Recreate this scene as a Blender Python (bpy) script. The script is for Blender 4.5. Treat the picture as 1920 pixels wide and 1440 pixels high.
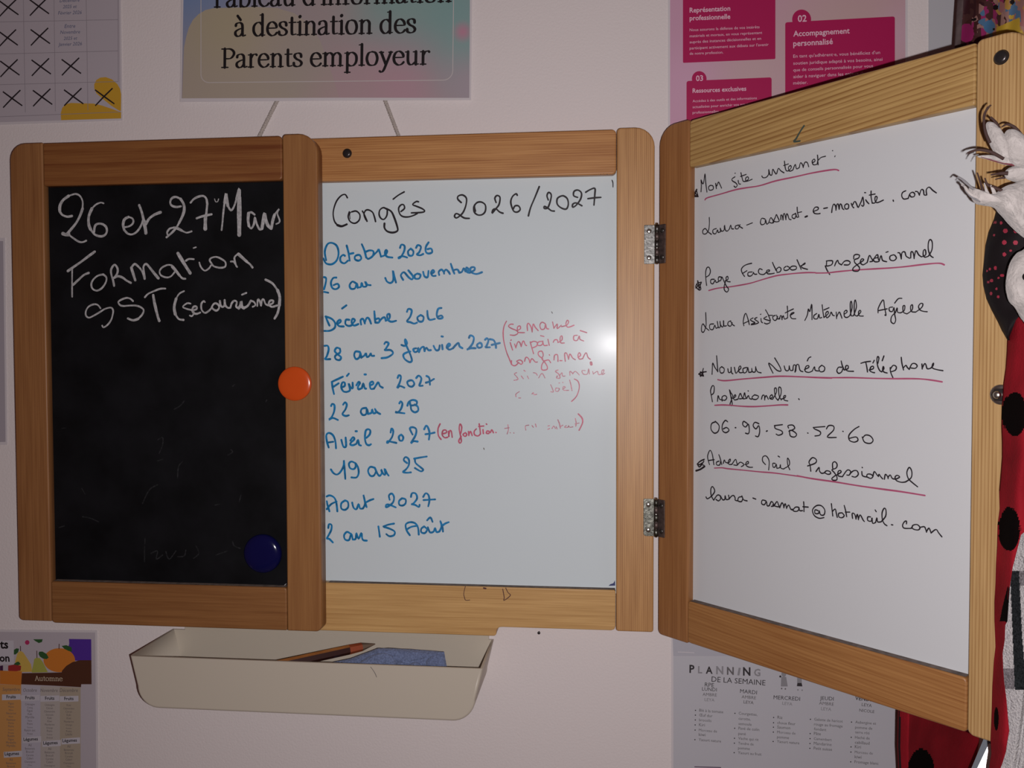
import bpy, bmesh, math, random
from mathutils import Vector, Matrix

for _o in list(bpy.data.objects):
    bpy.data.objects.remove(_o, do_unlink=True)
SC = bpy.context.scene
COL = SC.collection
random.seed(7)

# ---------------------------------------------------------------- camera, light, exposure
# lengths below are millimetres; x = 0 is the right edge of the middle board, y = 0 the wall, z = 0 its lower edge
Z0 = 1.20                                   # the board hangs 1.2 m above the floor
CAM = Vector((-50.182, -876.891, 274.070))
YAW, PITCH, ROLL, FPX = 0.106095, -0.030609, -0.002275, 1603.784


def cam_axes():
    sy, cy = math.sin(YAW), math.cos(YAW)
    fwd = Vector((-sy * math.cos(PITCH), cy * math.cos(PITCH), math.sin(PITCH)))
    right = Vector((cy, sy, 0))
    up = right.cross(fwd)
    c, s = math.cos(ROLL), math.sin(ROLL)
    return c * right + s * up, -s * right + c * up, fwd


CR, CU, CF = cam_axes()
cd = bpy.data.cameras.new('camera')
cam = bpy.data.objects.new('camera', cd)
COL.objects.link(cam)
cd.sensor_fit = 'HORIZONTAL'
cd.sensor_width = 36.0
cd.lens = FPX / 1920 * 36.0
cd.clip_start = 0.01
cam.matrix_world = Matrix.Translation(Vector((CAM.x * .001, CAM.y * .001, CAM.z * .001 + Z0))) @ \
    Matrix((CR, CU, -CF)).transposed().to_4x4()
SC.camera = cam

SC.view_settings.view_transform = 'Standard'
SC.view_settings.look = 'None'
SC.view_settings.exposure = 0.0
SC.view_settings.gamma = 1.0
SC.view_settings.use_curve_mapping = False

world = bpy.data.worlds.new('room_dusk')
SC.world = world
world.use_nodes = True
bg = world.node_tree.nodes['Background']
bg.inputs[0].default_value = (1.0, 0.42, 0.40, 1)      # dim warm light of the unlit room
bg.inputs[1].default_value = 0.042

# the phone's flash, a few millimetres beside its lens
fl = bpy.data.lights.new('phone_flash', 'POINT')
fl.energy = 17.0
fl.color = (1.0, 0.955, 0.965)
fl.shadow_soft_size = 0.0025
flo = bpy.data.objects.new('phone_flash', fl)
COL.objects.link(flo)
_f = CAM + CR * 19 - CU * 10
flo.location = (_f.x * .001, _f.y * .001, _f.z * .001 + Z0)


# ---------------------------------------------------------------- pixel <-> place
def ray(u, v):
    return CR * ((u - 960) / FPX) + CU * ((720 - v) / FPX) + CF


def at(u, v, y):
    """point on the vertical plane y = const that the pixel (u, v) of the photo shows"""
    d = ray(u, v)
    return CAM + d * ((y - CAM.y) / d.y)


def W(p):
    return (p[0] * .001, p[1] * .001, p[2] * .001 + Z0)


def L(p):
    return (p[0] * .001, p[1] * .001, p[2] * .001)


# ---------------------------------------------------------------- materials
def srgb(r, g, b):
    f = lambda c: (c / 255) / 12.92 if c / 255 <= .04045 else ((c / 255 + .055) / 1.055) ** 2.4
    return (f(r), f(g), f(b), 1)


def mat(name, col, rough=.6, spec=.5, metal=0., noise=0., nscale=200., bump=0., bscale=300., coat=0., sheen=0.):
    m = bpy.data.materials.new(name)
    m.use_nodes = True
    nt = m.node_tree
    b = nt.nodes['Principled BSDF']
    c = tuple(col) if len(col) == 4 else tuple(col) + (1,)
    b.inputs['Base Color'].default_value = c
    b.inputs['Roughness'].default_value = rough
    b.inputs['Specular IOR Level'].default_value = spec
    b.inputs['Metallic'].default_value = metal
    b.inputs['Coat Weight'].default_value = coat
    if sheen:
        b.inputs['Sheen Weight'].default_value = sheen
    if noise or bump:
        tc = nt.nodes.new('ShaderNodeTexCoord')
    if noise:
        n = nt.nodes.new('ShaderNodeTexNoise')
        n.inputs['Scale'].default_value = nscale
        n.inputs['Detail'].default_value = 5
        nt.links.new(tc.outputs['Object'], n.inputs['Vector'])
        r = nt.nodes.new('ShaderNodeValToRGB')
        r.color_ramp.elements[0].position = .3
        r.color_ramp.elements[1].position = .7
        r.color_ramp.elements[0].color = tuple(max(0, x * (1 - noise)) for x in c[:3]) + (1,)
        r.color_ramp.elements[1].color = tuple(min(1, x * (1 + noise)) for x in c[:3]) + (1,)
        nt.links.new(n.outputs['Fac'], r.inputs['Fac'])
        nt.links.new(r.outputs['Color'], b.inputs['Base Color'])
    if bump:
        n2 = nt.nodes.new('ShaderNodeTexNoise')
        n2.inputs['Scale'].default_value = bscale
        n2.inputs['Detail'].default_value = 4
        nt.links.new(tc.outputs['Object'], n2.inputs['Vector'])
        bp = nt.nodes.new('ShaderNodeBump')
        bp.inputs['Strength'].default_value = bump
        bp.inputs['Distance'].default_value = .001
        nt.links.new(n2.outputs['Fac'], bp.inputs['Height'])
        nt.links.new(bp.outputs['Normal'], b.inputs['Normal'])
    return m


def wood(name, dark, light, axis, period=4.0, distort=4.0, seed=0., tilt=0., contrast=.2, stretch=.05, blotch=.3):
    m = bpy.data.materials.new(name)
    m.use_nodes = True
    nt = m.node_tree
    N = nt.nodes.new
    LK = nt.links.new
    b = nt.nodes['Principled BSDF']
    tc = N('ShaderNodeTexCoord')
    mp = N('ShaderNodeMapping')
    mp.inputs['Location'].default_value = (seed * .37, seed * .11, seed * .23)
    mp.inputs['Rotation'].default_value = (0, math.radians(tilt), 0)
    LK(tc.outputs['Object'], mp.inputs['Vector'])

    def grain(k):
        q = N('ShaderNodeMapping')
        q.inputs['Scale'].default_value = (k, .35, 1) if axis == 'X' else (1, .35, k)
        LK(mp.outputs['Vector'], q.inputs['Vector'])
        return q.outputs['Vector']

    def noise(k, scale, detail):
        n = N('ShaderNodeTexNoise')
        n.inputs['Scale'].default_value = scale
        n.inputs['Detail'].default_value = detail
        LK(grain(k), n.inputs['Vector'])
        return n.outputs['Fac']

    def madd(x, k, y):
        q = N('ShaderNodeMath'); q.operation = 'MULTIPLY_ADD'
        LK(x, q.inputs[0])
        if isinstance(k, float): q.inputs[1].default_value = k
        else: LK(k, q.inputs[1])
        if isinstance(y, float): q.inputs[2].default_value = y
        else: LK(y, q.inputs[2])
        return q.outputs[0]

    w = N('ShaderNodeTexWave')
    w.bands_direction = 'Z' if axis == 'X' else 'X'
    w.wave_profile = 'SAW'
    w.inputs['Scale'].default_value = .314 / (period * .001)
    w.inputs['Distortion'].default_value = distort
    w.inputs['Detail'].default_value = 2
    w.inputs['Detail Scale'].default_value = .35
    LK(grain(stretch), w.inputs['Vector'])
    fine = noise(.018, 850, 3.)
    mid = noise(.045, 170, 3.)
    low = noise(.22, 28, 2.)
    pw = N('ShaderNodeMath'); pw.operation = 'POWER'
    LK(w.outputs['Fac'], pw.inputs[0]); pw.inputs[1].default_value = 2.6
    lines = madd(madd(pw.outputs[0], 1., -.28), madd(mid, 1.6, -.25), 0.)
    f = madd(fine, .75, madd(mid, .55, madd(low, blotch, 0.)))
    f = madd(lines, float(contrast), f)
    c0 = .5 * (.75 + .55 + blotch)
    mr = N('ShaderNodeMapRange')
    mr.inputs[1].default_value = c0 - .30
    mr.inputs[2].default_value = c0 + .34
    LK(f, mr.inputs[0])
    r = N('ShaderNodeMix'); r.data_type = 'RGBA'
    LK(mr.outputs[0], r.inputs[0])
    r.inputs[6].default_value = (light[0], light[1], light[2] * .86, 1)
    r.inputs[7].default_value = (dark[0], dark[1], dark[2] * .86, 1)
    LK(r.outputs[2], b.inputs['Base Color'])
    b.inputs['Roughness'].default_value = .42
    b.inputs['Specular IOR Level'].default_value = .4
    bp = N('ShaderNodeBump')
    bp.inputs['Strength'].default_value = .10
    bp.inputs['Distance'].default_value = .0006
    LK(fine, bp.inputs['Height'])
    LK(bp.outputs['Normal'], b.inputs['Normal'])
    return m


# ---------------------------------------------------------------- mesh accumulator and object helpers
class MB:
    def __init__(self):
        self.v, self.f, self.m, self.mats, self.smooth = [], [], [], [], []

    def mi(self, material):
        if material not in self.mats:
            self.mats.append(material)
        return self.mats.index(material)

    def add(self, verts, faces, material, smooth=False):
        o = len(self.v)
        k = self.mi(material)
        self.v += [tuple(p) for p in verts]
        for f in faces:
            self.f.append([i + o for i in f])
            self.m.append(k)
            self.smooth.append(smooth)

    def build(self, name, parent=None, local=False, recalc=True):
        me = bpy.data.meshes.new(name)
        me.from_pydata(self.v, [], self.f)
        for mt in self.mats:
            me.materials.append(mt)
        me.polygons.foreach_set('material_index', self.m)
        me.polygons.foreach_set('use_smooth', self.smooth)
        me.update()
        if recalc:
            bm = bmesh.new()
            bm.from_mesh(me)
            bmesh.ops.recalc_face_normals(bm, faces=bm.faces)
            bm.to_mesh(me)
            bm.free()
        o = bpy.data.objects.new(name, me)
        COL.objects.link(o)
        if parent:
            o.parent = parent
            if not local:
                o.matrix_parent_inverse = world_of(parent).inverted()
        return o


def world_of(o):
    m = o.matrix_basis.copy()
    if o.parent:
        return world_of(o.parent) @ o.matrix_parent_inverse @ m
    return m


def empty(name, loc, label, cat, group=None):
    o = bpy.data.objects.new(name, None)
    COL.objects.link(o)
    o.location = loc
    o.empty_display_size = .02
    return tag(o, label, cat, group)


def tag(o, label=None, cat=None, group=None, kind=None):
    if label: o['label'] = label
    if cat: o['category'] = cat
    if group: o['group'] = group
    if kind: o['kind'] = kind
    return o


def rrect(x0, x1, z0, z1, r, n=7):
    """outline of a rectangle with its own corner radii r = (bottom-left, bottom-right, top-right, top-left)"""
    pts = []
    for (cx, cz, a0, rr) in ((x0, z0, 180, r[0]), (x1, z0, 270, r[1]), (x1, z1, 0, r[2]), (x0, z1, 90, r[3])):
        rr = max(rr, .05)
        mx = cx + rr if cx == x0 else cx - rr
        mz = cz + rr if cz == z0 else cz - rr
        for k in range(n):
            a = math.radians(a0 + 90 * k / (n - 1))
            pts.append((mx + rr * math.cos(a), mz + rr * math.sin(a)))
    return pts


def plank(mb, x0, x1, z0, z1, yf, yb, r, material, bev=1.6, T=W, outline=None):
    """a planed board lying in the x-z plane, its front edge rounded over"""
    def ring(ins, y):
        if outline:
            c = outline
            n = len(c)
            pts = []
            for i in range(n):
                a, b_, d = Vector(c[i - 1]), Vector(c[i]), Vector(c[(i + 1) % n])
                t = (d - a)
                nn = Vector((-t.y, t.x)).normalized()
                pts.append((b_.x + nn.x * ins, b_.y + nn.y * ins))
        else:
            pts = rrect(x0 + ins, x1 - ins, z0 + ins, z1 - ins, [max(q - ins, .05) for q in r])
        return [T((p[0], y, p[1])) for p in pts]
    rings = []
    for k in range(5):
        a = math.radians(90 * k / 4)
        rings.append(ring(bev * (1 - math.sin(a)), yf + bev * (1 - math.cos(a))))
    rings.append(ring(0, yb))
    n = len(rings[0])
    verts = [p for q in rings for p in q]
    faces = [list(range(n))]
    sm = []
    for k in range(len(rings) - 1):
        for i in range(n):
            j = (i + 1) % n
            sm.append([k * n + i, (k + 1) * n + i, (k + 1) * n + j, k * n + j])
    faces.append(list(range((len(rings) - 1) * n + n - 1, (len(rings) - 1) * n - 1, -1)))
    o = len(mb.v)
    mb.add(verts, [], material)
    km = mb.mi(material)
    for f in faces:
        mb.f.append([i + o for i in f]); mb.m.append(km); mb.smooth.append(False)
    for f in sm:
        mb.f.append([i + o for i in f]); mb.m.append(km); mb.smooth.append(True)


def tube(mb, pts, rad, material, seg=10, cap=True, T=W):
    pts = [Vector(p) for p in pts]
    n = len(pts)
    rr = rad if isinstance(rad, (list, tuple)) else [rad] * n
    verts, faces = [], []
    prev = None
    for i, p in enumerate(pts):
        t = (pts[min(i + 1, n - 1)] - pts[max(i - 1, 0)]).normalized()
        if prev is None:
            ref = Vector((0, 0, 1)) if abs(t.z) < .9 else Vector((1, 0, 0))
            a = t.cross(ref).normalized()
        else:
            a = (prev - t * prev.dot(t)).normalized()
        prev = a
        b = t.cross(a)
        for k in range(seg):
            an = 2 * math.pi * k / seg
            verts.append(T(p + (a * math.cos(an) + b * math.sin(an)) * rr[i]))
    for i in range(n - 1):
        for k in range(seg):
            j = (k + 1) % seg
            faces.append([i * seg + k, i * seg + j, (i + 1) * seg + j, (i + 1) * seg + k])
    if cap:
        faces.append(list(range(seg - 1, -1, -1)))
        faces.append(list(range((n - 1) * seg, n * seg)))
    mb.add(verts, faces, material, True)


def lathe_y(mb, c, prof, material, seg=28, T=W, axis=None):
    """solid of revolution about the viewing-side normal: prof = [(radius, height towards the viewer)]"""
    ax = Vector(axis) if axis else Vector((0, -1, 0))
    e1 = ax.cross(Vector((0, 0, 1))).normalized()
    e2 = ax.cross(e1)
    c = Vector(c)
    verts, faces = [], []
    for (r, h) in prof:
        for k in range(seg):
            a = 2 * math.pi * k / seg
            verts.append(T(c + ax * h + (e1 * math.cos(a) + e2 * math.sin(a)) * r))
    for i in range(len(prof) - 1):
        for k in range(seg):
            j = (k + 1) % seg
            faces.append([i * seg + k, i * seg + j, (i + 1) * seg + j, (i + 1) * seg + k])
    faces.append(list(range(seg - 1, -1, -1)))
    faces.append(list(range((len(prof) - 1) * seg, len(prof) * seg)))
    mb.add(verts, faces, material, True)


# ---------------------------------------------------------------- drawing on surfaces
class Surf:
    """a flat (or gently bowed) face that carries print or ink.  px() reads a photo pixel into plane coordinates."""

    def __init__(self, px, emb):
        self.px, self.emb = px, emb


def wall_surf(y, bow=None):
    def px(u, v):
        p = at(u, v, y)
        return (p.x, p.z)

    def emb(a, b, off):
        yy = y + (bow(a, b) if bow else 0)
        return W((a, yy - off, b))
    return Surf(px, emb)


def smooth(pts, k=4):
    n = len(pts)
    if n < 3:
        return pts
    out = []
    for i in range(n - 1):
        p0, p1, p2, p3 = pts[max(i - 1, 0)], pts[i], pts[i + 1], pts[min(i + 2, n - 1)]
        for j in range(k):
            t = j / k
            q = []
            for d in (0, 1):
                q.append(.5 * (2 * p1[d] + (p2[d] - p0[d]) * t + (2 * p0[d] - 5 * p1[d] + 4 * p2[d] - p3[d]) * t * t
                               + (3 * p1[d] - p0[d] - 3 * p2[d] + p3[d]) * t ** 3))
            out.append((q[0], q[1]))
    out.append(pts[-1])
    return out


_ct = [0]


def ribbon(mb, S, pts, width, material, off=.12, caps=True):
    """an ink stroke: pts in plane coordinates, width one number or one per point"""
    n = len(pts)
    _ct[0] = (_ct[0] + 1) % 23
    off = off + _ct[0] * .005
    ws = width if isinstance(width, list) else [width] * n
    if n == 1 or (n == 2 and math.dist(pts[0], pts[1]) < 1e-6):
        pts = [pts[0], (pts[0][0] + .05, pts[0][1])]
        n = 2
        ws = [ws[0]] * 2
    verts, faces = [], []
    for i, p in enumerate(pts):
        a, b = pts[max(i - 1, 0)], pts[min(i + 1, n - 1)]
        tx, tz = b[0] - a[0], b[1] - a[1]
        l = math.hypot(tx, tz) or 1
        nx, nz = -tz / l, tx / l
        h = ws[i] / 2
        o_ = off + i * .005
        verts += [S.emb(p[0] + nx * h, p[1] + nz * h, o_), S.emb(p[0] - nx * h, p[1] - nz * h, o_)]
    for i in range(n - 1):
        faces.append([2 * i, 2 * i + 1, 2 * i + 3, 2 * i + 2])
    if caps:
        for (i, s) in ((0, -1), (n - 1, 1)):
            p = pts[i]
            a, b = pts[max(i - 1, 0)], pts[min(i + 1, n - 1)]
            an = math.atan2(b[1] - a[1], b[0] - a[0])
            base = len(verts)
            h = ws[i] / 2
            for k in range(7):
                t = an + (-math.pi / 2 if s > 0 else math.pi / 2) + math.pi * k / 6
                verts.append(S.emb(p[0] + h * math.cos(t), p[1] + h * math.sin(t), off + i * .005))
            faces.append(list(range(base, base + 7)))
    mb.add(verts, faces, material)


def strokes(mb, S, crop, text, width, material, off=.12, k=4):
    """handwriting: 'x,y x,y; x,y ...' in the coordinates of an enlarged crop (x0, y0, scale); width in crop units"""
    x0, y0, sc = crop
    for part in text.replace('\n', ' ').split(';'):
        toks = part.split()
        if not toks:
            continue
        wd = width
        if toks[0].startswith('w'):
            wd = float(toks[0][1:]); toks = toks[1:]
        pp = [tuple(float(q) for q in t.split(',')) for t in toks]
        pts = [S.px(x0 + a / sc, y0 + b / sc) for a, b in pp]
        # local scale of the surface, millimetres per pixel
        c = pp[len(pp) // 2]
        A, B = S.px(x0 + c[0] / sc, y0 + c[1] / sc), S.px(x0 + c[0] / sc, y0 + c[1] / sc + 1)
        mm = math.dist(A, B)
        sp = smooth(pts, k)
        ph = random.random() * 6
        ws = [wd / sc * mm * (1 + .10 * math.sin(ph + .55 * i)) for i in range(len(sp))]
        ribbon(mb, S, sp, ws, material, off)


def poly(mb, S, pts, material, off=.05, px=True):
    q = [S.px(*p) if px else p for p in pts]
    mb.add([S.emb(a, b, off) for a, b in q], [list(range(len(q)))], material)


def ellipse(mb, S, c, rx, ry, material, off=.06, n=36):
    poly(mb, S, [(c[0] + rx * math.cos(2 * math.pi * k / n), c[1] + ry * math.sin(2 * math.pi * k / n)) for k in range(n)], material, off)


_TXT = {}


def glyphs(s, bold):
    key = (s, bold)
    if key not in _TXT:
        cu = bpy.data.curves.new('t', 'FONT')
        cu.body = s
        cu.size = 1
        cu.resolution_u = 2
        cu.offset = bold
        ob = bpy.data.objects.new('t', cu)
        COL.objects.link(ob)
        dg = bpy.context.evaluated_depsgraph_get()
        dg.update()
        ev = ob.evaluated_get(dg)
        me = ev.to_mesh()
        vs = [(v.co.x, v.co.y) for v in me.vertices]
        fs = [list(p.vertices) for p in me.polygons]
        ev.to_mesh_clear()
        bpy.data.objects.remove(ob)
        bpy.data.curves.remove(cu)
        xs = [v[0] for v in vs] or [0, 1]
        _TXT[key] = (vs, fs, min(xs), max(xs))
    return _TXT[key]


def text(mb, S, s, p0, p1, material, hs=1., bold=0., off=.12, slant=0.):
    """printed words set between two photo pixels on their base line"""
    A, B = S.px(*p0), S.px(*p1)
    if 'M' in s:
        bold = 0.
    vs, fs, x0, x1 = glyphs(s, bold)
    dx, dz = B[0] - A[0], B[1] - A[1]
    wd = math.hypot(dx, dz)
    k = wd / (x1 - x0)
    ex, ez = dx / wd, dz / wd
    out = []
    for (x, y) in vs:
        a = (x - x0) * k + slant * y * k * hs
        b = y * k * hs
        out.append(S.emb(A[0] + ex * a - ez * b, A[1] + ez * a + ex * b, off))
    mb.add(out, fs, material)


# roman letters drawn with a broad nib, for the serif title
_ST = [(-.17, .03), (.17, .03)]
SER = {
 'T': (1.36, [[(.66, 1.42), (.66, .03)], [(.1, 1.42), (1.24, 1.42)], [(.1, 1.43), (.07, 1.16)], [(1.24, 1.43), (1.27, 1.16)], [(.44, .03), (.9, .03)]]),
 'P': (1.16, [[(.32, 1.42), (.32, .03)], [(.32, 1.4), (.75, 1.4), (1.02, 1.2), (1.02, .95), (.78, .7), (.36, .68)], [(.08, .03), (.58, .03)], [(.08, 1.41), (.34, 1.41)]]),
 'a': (.96, [[(.14, .78), (.2, .93), (.45, 1.0), (.64, .88), (.68, .62), (.68, .2), (.76, .03), (.92, .07)], [(.68, .6), (.36, .5), (.13, .34), (.13, .12), (.3, .0), (.52, .06), (.68, .26)]]),
 'b': (1.08, [[(.24, 1.56), (.24, .04)], [(.24, .74), (.44, .95), (.7, .95), (.92, .72), (.92, .3), (.72, .03), (.45, .0), (.24, .14)], [(.04, 1.52), (.24, 1.55)]]),
 'l': (.53, [[(.27, 1.56), (.27, .03)], [(.06, .03), (.48, .03)], [(.06, 1.52), (.27, 1.55)]]),
 'e': (.96, [[(.15, .55), (.5, .55), (.83, .58), (.78, .84), (.52, 1.0), (.26, .88), (.13, .55), (.2, .2), (.46, .0), (.72, .05), (.88, .2)]]),
 'u': (1.12, [[(.24, .96), (.24, .32), (.34, .06), (.56, .02), (.84, .24)], [(.84, .96), (.84, .03)], [(.05, .94), (.24, .95)], [(.64, .94), (.84, .95)], [(.84, .03), (1.04, .05)]]),
 'd': (1.1, [[(.82, .78), (.62, .97), (.36, .95), (.14, .7), (.14, .3), (.34, .03), (.58, .02), (.82, .22)], [(.82, 1.56), (.82, .03)], [(.62, 1.52), (.82, 1.55)], [(.82, .03), (1.02, .06)]]),
 "'": (.34, [[(.17, 1.52), (.15, 1.12)]]),
 'i': (.53, [[(.27, .96), (.27, .03)], [(.06, .03), (.48, .03)], [(.06, .93), (.27, .95)], [(.25, 1.33), (.28, 1.36)]]),
 'n': (1.14, [[(.26, .96), (.26, .03)], [(.26, .72), (.46, .93), (.68, .97), (.85, .8), (.86, .5), (.86, .03)], [(.06, .03), (.46, .03)], [(.68, .03), (1.06, .03)], [(.06, .93), (.26, .95)]]),
 'f': (.64, [[(.76, 1.45), (.6, 1.57), (.4, 1.5), (.31, 1.25), (.31, .03)], [(.08, .94), (.66, .94)], [(.08, .03), (.56, .03)]]),
 'o': (1.06, [[(.53, 1.0), (.26, .9), (.13, .5), (.26, .1), (.53, .0), (.8, .1), (.93, .5), (.8, .9), (.53, 1.0)]]),
 'r': (.78, [[(.26, .96), (.26, .03)], [(.26, .66), (.42, .92), (.62, .98), (.72, .92)], [(.06, .03), (.48, .03)], [(.06, .93), (.26, .95)]]),
 'm': (1.7, [[(.26, .96), (.26, .03)], [(.26, .72), (.45, .93), (.64, .97), (.83, .8), (.84, .5), (.84, .03)], [(.84, .72), (1.03, .93), (1.22, .97), (1.41, .8), (1.42, .5), (1.42, .03)],
       [(.06, .03), (.46, .03)], [(.66, .03), (1.04, .03)], [(1.24, .03), (1.62, .03)], [(.06, .93), (.26, .95)]]),
 't': (.66, [[(.29, 1.26), (.29, .25), (.38, .05), (.62, .08)], [(.06, .93), (.6, .94)]]),
 's': (.82, [[(.66, .74), (.62, .93), (.42, 1.0), (.2, .92), (.16, .74), (.32, .56), (.56, .44), (.7, .26), (.6, .07), (.36, .0), (.14, .08), (.1, .26)]]),
 'p': (1.1, [[(.26, .96), (.26, -.48)], [(.26, .74), (.46, .95), (.72, .95), (.94, .72), (.94, .3), (.74, .03), (.47, .0), (.26, .14)], [(.06, -.48), (.48, -.48)], [(.06, .93), (.26, .95)]]),
 'y': (1.0, [[(.16, .95), (.52, .06)], [(.9, .95), (.54, .05), (.36, -.36), (.2, -.5), (.06, -.44)], [(.02, .95), (.34, .95)], [(.74, .95), (1.02, .95)]]),
 ' ': (.5, []),
}
SER['A'] = (1.24, [[(.14, .03), (.62, 1.42)], [(.6, 1.42), (1.1, .03)], [(.32, .5), (.92, .5)], [(.0, .03), (.3, .03)], [(.9, .03), (1.26, .03)]])
SER['à'] = (.96, SER['a'][1] + [[(.28, 1.5), (.52, 1.2)]])


def serif(mb, S, s, p0, p1, xh_px, material, off=.12):
    A, B = S.px(*p0), S.px(*p1)
    C = S.px(p0[0], p0[1] - 1)
    mm = math.dist(A, C)
    tot = sum(SER[c][0] for c in s)
    dx, dz = B[0] - A[0], B[1] - A[1]
    wd = math.hypot(dx, dz)
    kx, ky = wd / tot, xh_px * mm
    ex, ez = dx / wd, dz / wd
    x = 0
    for c in s:
        adv, st = SER[c]
        for q in st:
            pp = smooth(q, 5)
            if len(pp) == 2:
                pp = [pp[0], ((pp[0][0] + pp[1][0]) / 2, (pp[0][1] + pp[1][1]) / 2), pp[1]]
            ws = []
            for i in range(len(pp)):
                a, b = pp[max(i - 1, 0)], pp[min(i + 1, len(pp) - 1)]
                an = math.atan2(b[1] - a[1], b[0] - a[0])
                ws.append(ky * (.085 + .135 * abs(math.sin(an - .15))))
            if c == 'i' and abs(q[0][1] - 1.33) < .01:
                ws = [ky * .24] * len(pp)
            P = []
            for (a, b) in pp:
                a = (x + a) * kx
                b = b * ky
                P.append((A[0] + ex * a - ez * b, A[1] + ez * a + ex * b))
            ribbon(mb, S, P, ws, material, off, caps=True)
        x += adv


def slab(mb, S, quad, material, thick=.4, off=0.):
    """a sheet: quad in photo pixels, front face at off, its back thick millimetres behind"""
    q = [S.px(*p) for p in quad]
    n = len(q)
    v = [S.emb(a, b, off) for a, b in q] + [S.emb(a, b, off - thick) for a, b in q]
    f = [list(range(n)), list(range(2 * n - 1, n - 1, -1))] + [[i, i + n, (i + 1) % n + n, (i + 1) % n] for i in range(n)]
    mb.add(v, f, material)


def rpoly(x0, y0, x1, y1, r, skew=0., n=5):
    """rounded rectangle in pixels, top and bottom edges climbing by skew pixels from left to right"""
    pts = rrect(x0, x1, y0, y1, (r, r, r, r), n)
    return [(x, y + skew * (x - x0) / (x1 - x0)) for x, y in pts]

# ---------------------------------------------------------------- palette
wall_m = mat('plaster', (.76, .69, .68), rough=.85, spec=.2, bump=.35, bscale=420)
white_m = mat('whiteboard_enamel', (.655, .725, .75), rough=.28, spec=.14, bump=.012, bscale=900, coat=.035)
white_m.node_tree.nodes['Principled BSDF'].inputs['Coat Roughness'].default_value = .15
black_m = mat('chalkboard_paint', (.0055, .0055, .0068), rough=.6, spec=.14, noise=.5, nscale=25)
chalk_m = mat('chalk', (.43, .42, .425), rough=.95, spec=.1, noise=.28, nscale=420)
dust_m = mat('chalk_dust', (.021, .021, .023), rough=.95, spec=.1, noise=.6, nscale=300)
ink_black = mat('black_marker', (.018, .014, .018), rough=.4, spec=.4)
ink_blue = mat('blue_marker', (.004, .185, .43), rough=.4, spec=.4, noise=.35, nscale=260)
ink_pink = mat('pink_marker', (.52, .09, .16), rough=.4, spec=.4, noise=.25, nscale=300)
ink_rose = mat('pink_underline', (.40, .085, .165), rough=.4, spec=.4, noise=.1, nscale=200)
ink_faded = mat('wiped_pink_marker', (.52, .19, .25), rough=.4, spec=.4, noise=.4, nscale=500)
ink_brown = mat('brown_scribble', (.085, .022, .016), rough=.6)
ink_green = mat('green_scribble', (.05, .07, .055), rough=.6)
ink_navy = mat('navy_smudge', (.02, .03, .14), rough=.5)
grime_m = mat('pen_grime', (.15, .115, .10), rough=.9, noise=.4, nscale=200)
steel_m = mat('worn_zinc', (.15, .147, .14), rough=.42, metal=1., noise=.45, nscale=300, bump=.22, bscale=420)
steel_dark_refl = mat('zinc_dark_reflection', (.16, .12, .11), rough=.5, metal=.8, noise=.3, nscale=300)  # leaf-side zinc, the dark room it reflects put into its colour
screw_m = mat('screw_steel', (.62, .60, .55), rough=.3, metal=1.)
dark_steel = mat('dark_steel', (.05, .042, .042), rough=.28, metal=.6)

# ---------------------------------------------------------------- the wall
mb = MB()
mb.add([W((-1600, 0, -1200)), W((1500, 0, -1200)), W((1500, 0, 1400)), W((-1600, 0, 1400)),
        W((-1600, 60, -1200)), W((1500, 60, -1200)), W((1500, 60, 1400)), W((-1600, 60, 1400))],
       [[0, 1, 2, 3], [7, 6, 5, 4], [0, 4, 5, 1], [1, 5, 6, 2], [2, 6, 7, 3], [3, 7, 4, 0]], wall_m)
tag(mb.build('wall_back'), kind='structure')
mb = MB()
mb.add([W((-1600, 60, -1200)), W((1500, 60, -1200)), W((1500, -2600, -1200)), W((-1600, -2600, -1200)), W((-1600, 60, -1240)), W((1500, 60, -1240)), W((1500, -2600, -1240)), W((-1600, -2600, -1240))],
       [[0, 1, 2, 3], [7, 6, 5, 4], [0, 4, 5, 1], [1, 5, 6, 2], [2, 6, 7, 3], [3, 7, 4, 0]], mat('floor_laminate', (.22, .14, .08), rough=.5))
tag(mb.build('floor'), kind='structure')

# ---------------------------------------------------------------- the folding board
ZRT, ZTI, ZBI, SW = 498.7, 454.77, 41.4, 36.9       # rail top, its lower edge, lower rail's top, stile width
YC, YL, REC = -22., -38., 8.6                      # front faces of the middle board and of the closed left leaf
WL = 331.56
LX0, LX1, LXA, LXB = -666.2, -335.6, -371.5, -629.5
LZT, LZTI, LZBI, LZB = 498.06, 453.7, 39.5, -4.86
ANG, GAP, DZR = 0.779902, 4.178, -1.017

board = empty('folding_board', W((-331, 0, -10)), 'pine folding message board, black left leaf shut, white right leaf swung out', 'message board')

# --- middle board
def bow(a, b):
    return -1.75 * math.sin(2 * math.pi * (b - 248) / 413)


CS = wall_surf(YC + REC, bow)
mb = MB()
nx, nz = 24, 40
xs = [-640 + (640 - 33) * i / nx for i in range(nx + 1)]
zs = [36 + (460 - 36) * i / nz for i in range(nz + 1)]
vv = [CS.emb(x, z, 0) for z in zs for x in xs]
ff = [[j * (nx + 1) + i, j * (nx + 1) + i + 1, (j + 1) * (nx + 1) + i + 1, (j + 1) * (nx + 1) + i] for j in range(nz) for i in range(nx)]
mb.add(vv, ff, white_m, True)
bk = [W((-640, -9, 36)), W((-33, -9, 36)), W((-33, -9, 460)), W((-640, -9, 460))]
mb.add(bk, [[0, 1, 2, 3]], white_m)

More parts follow.
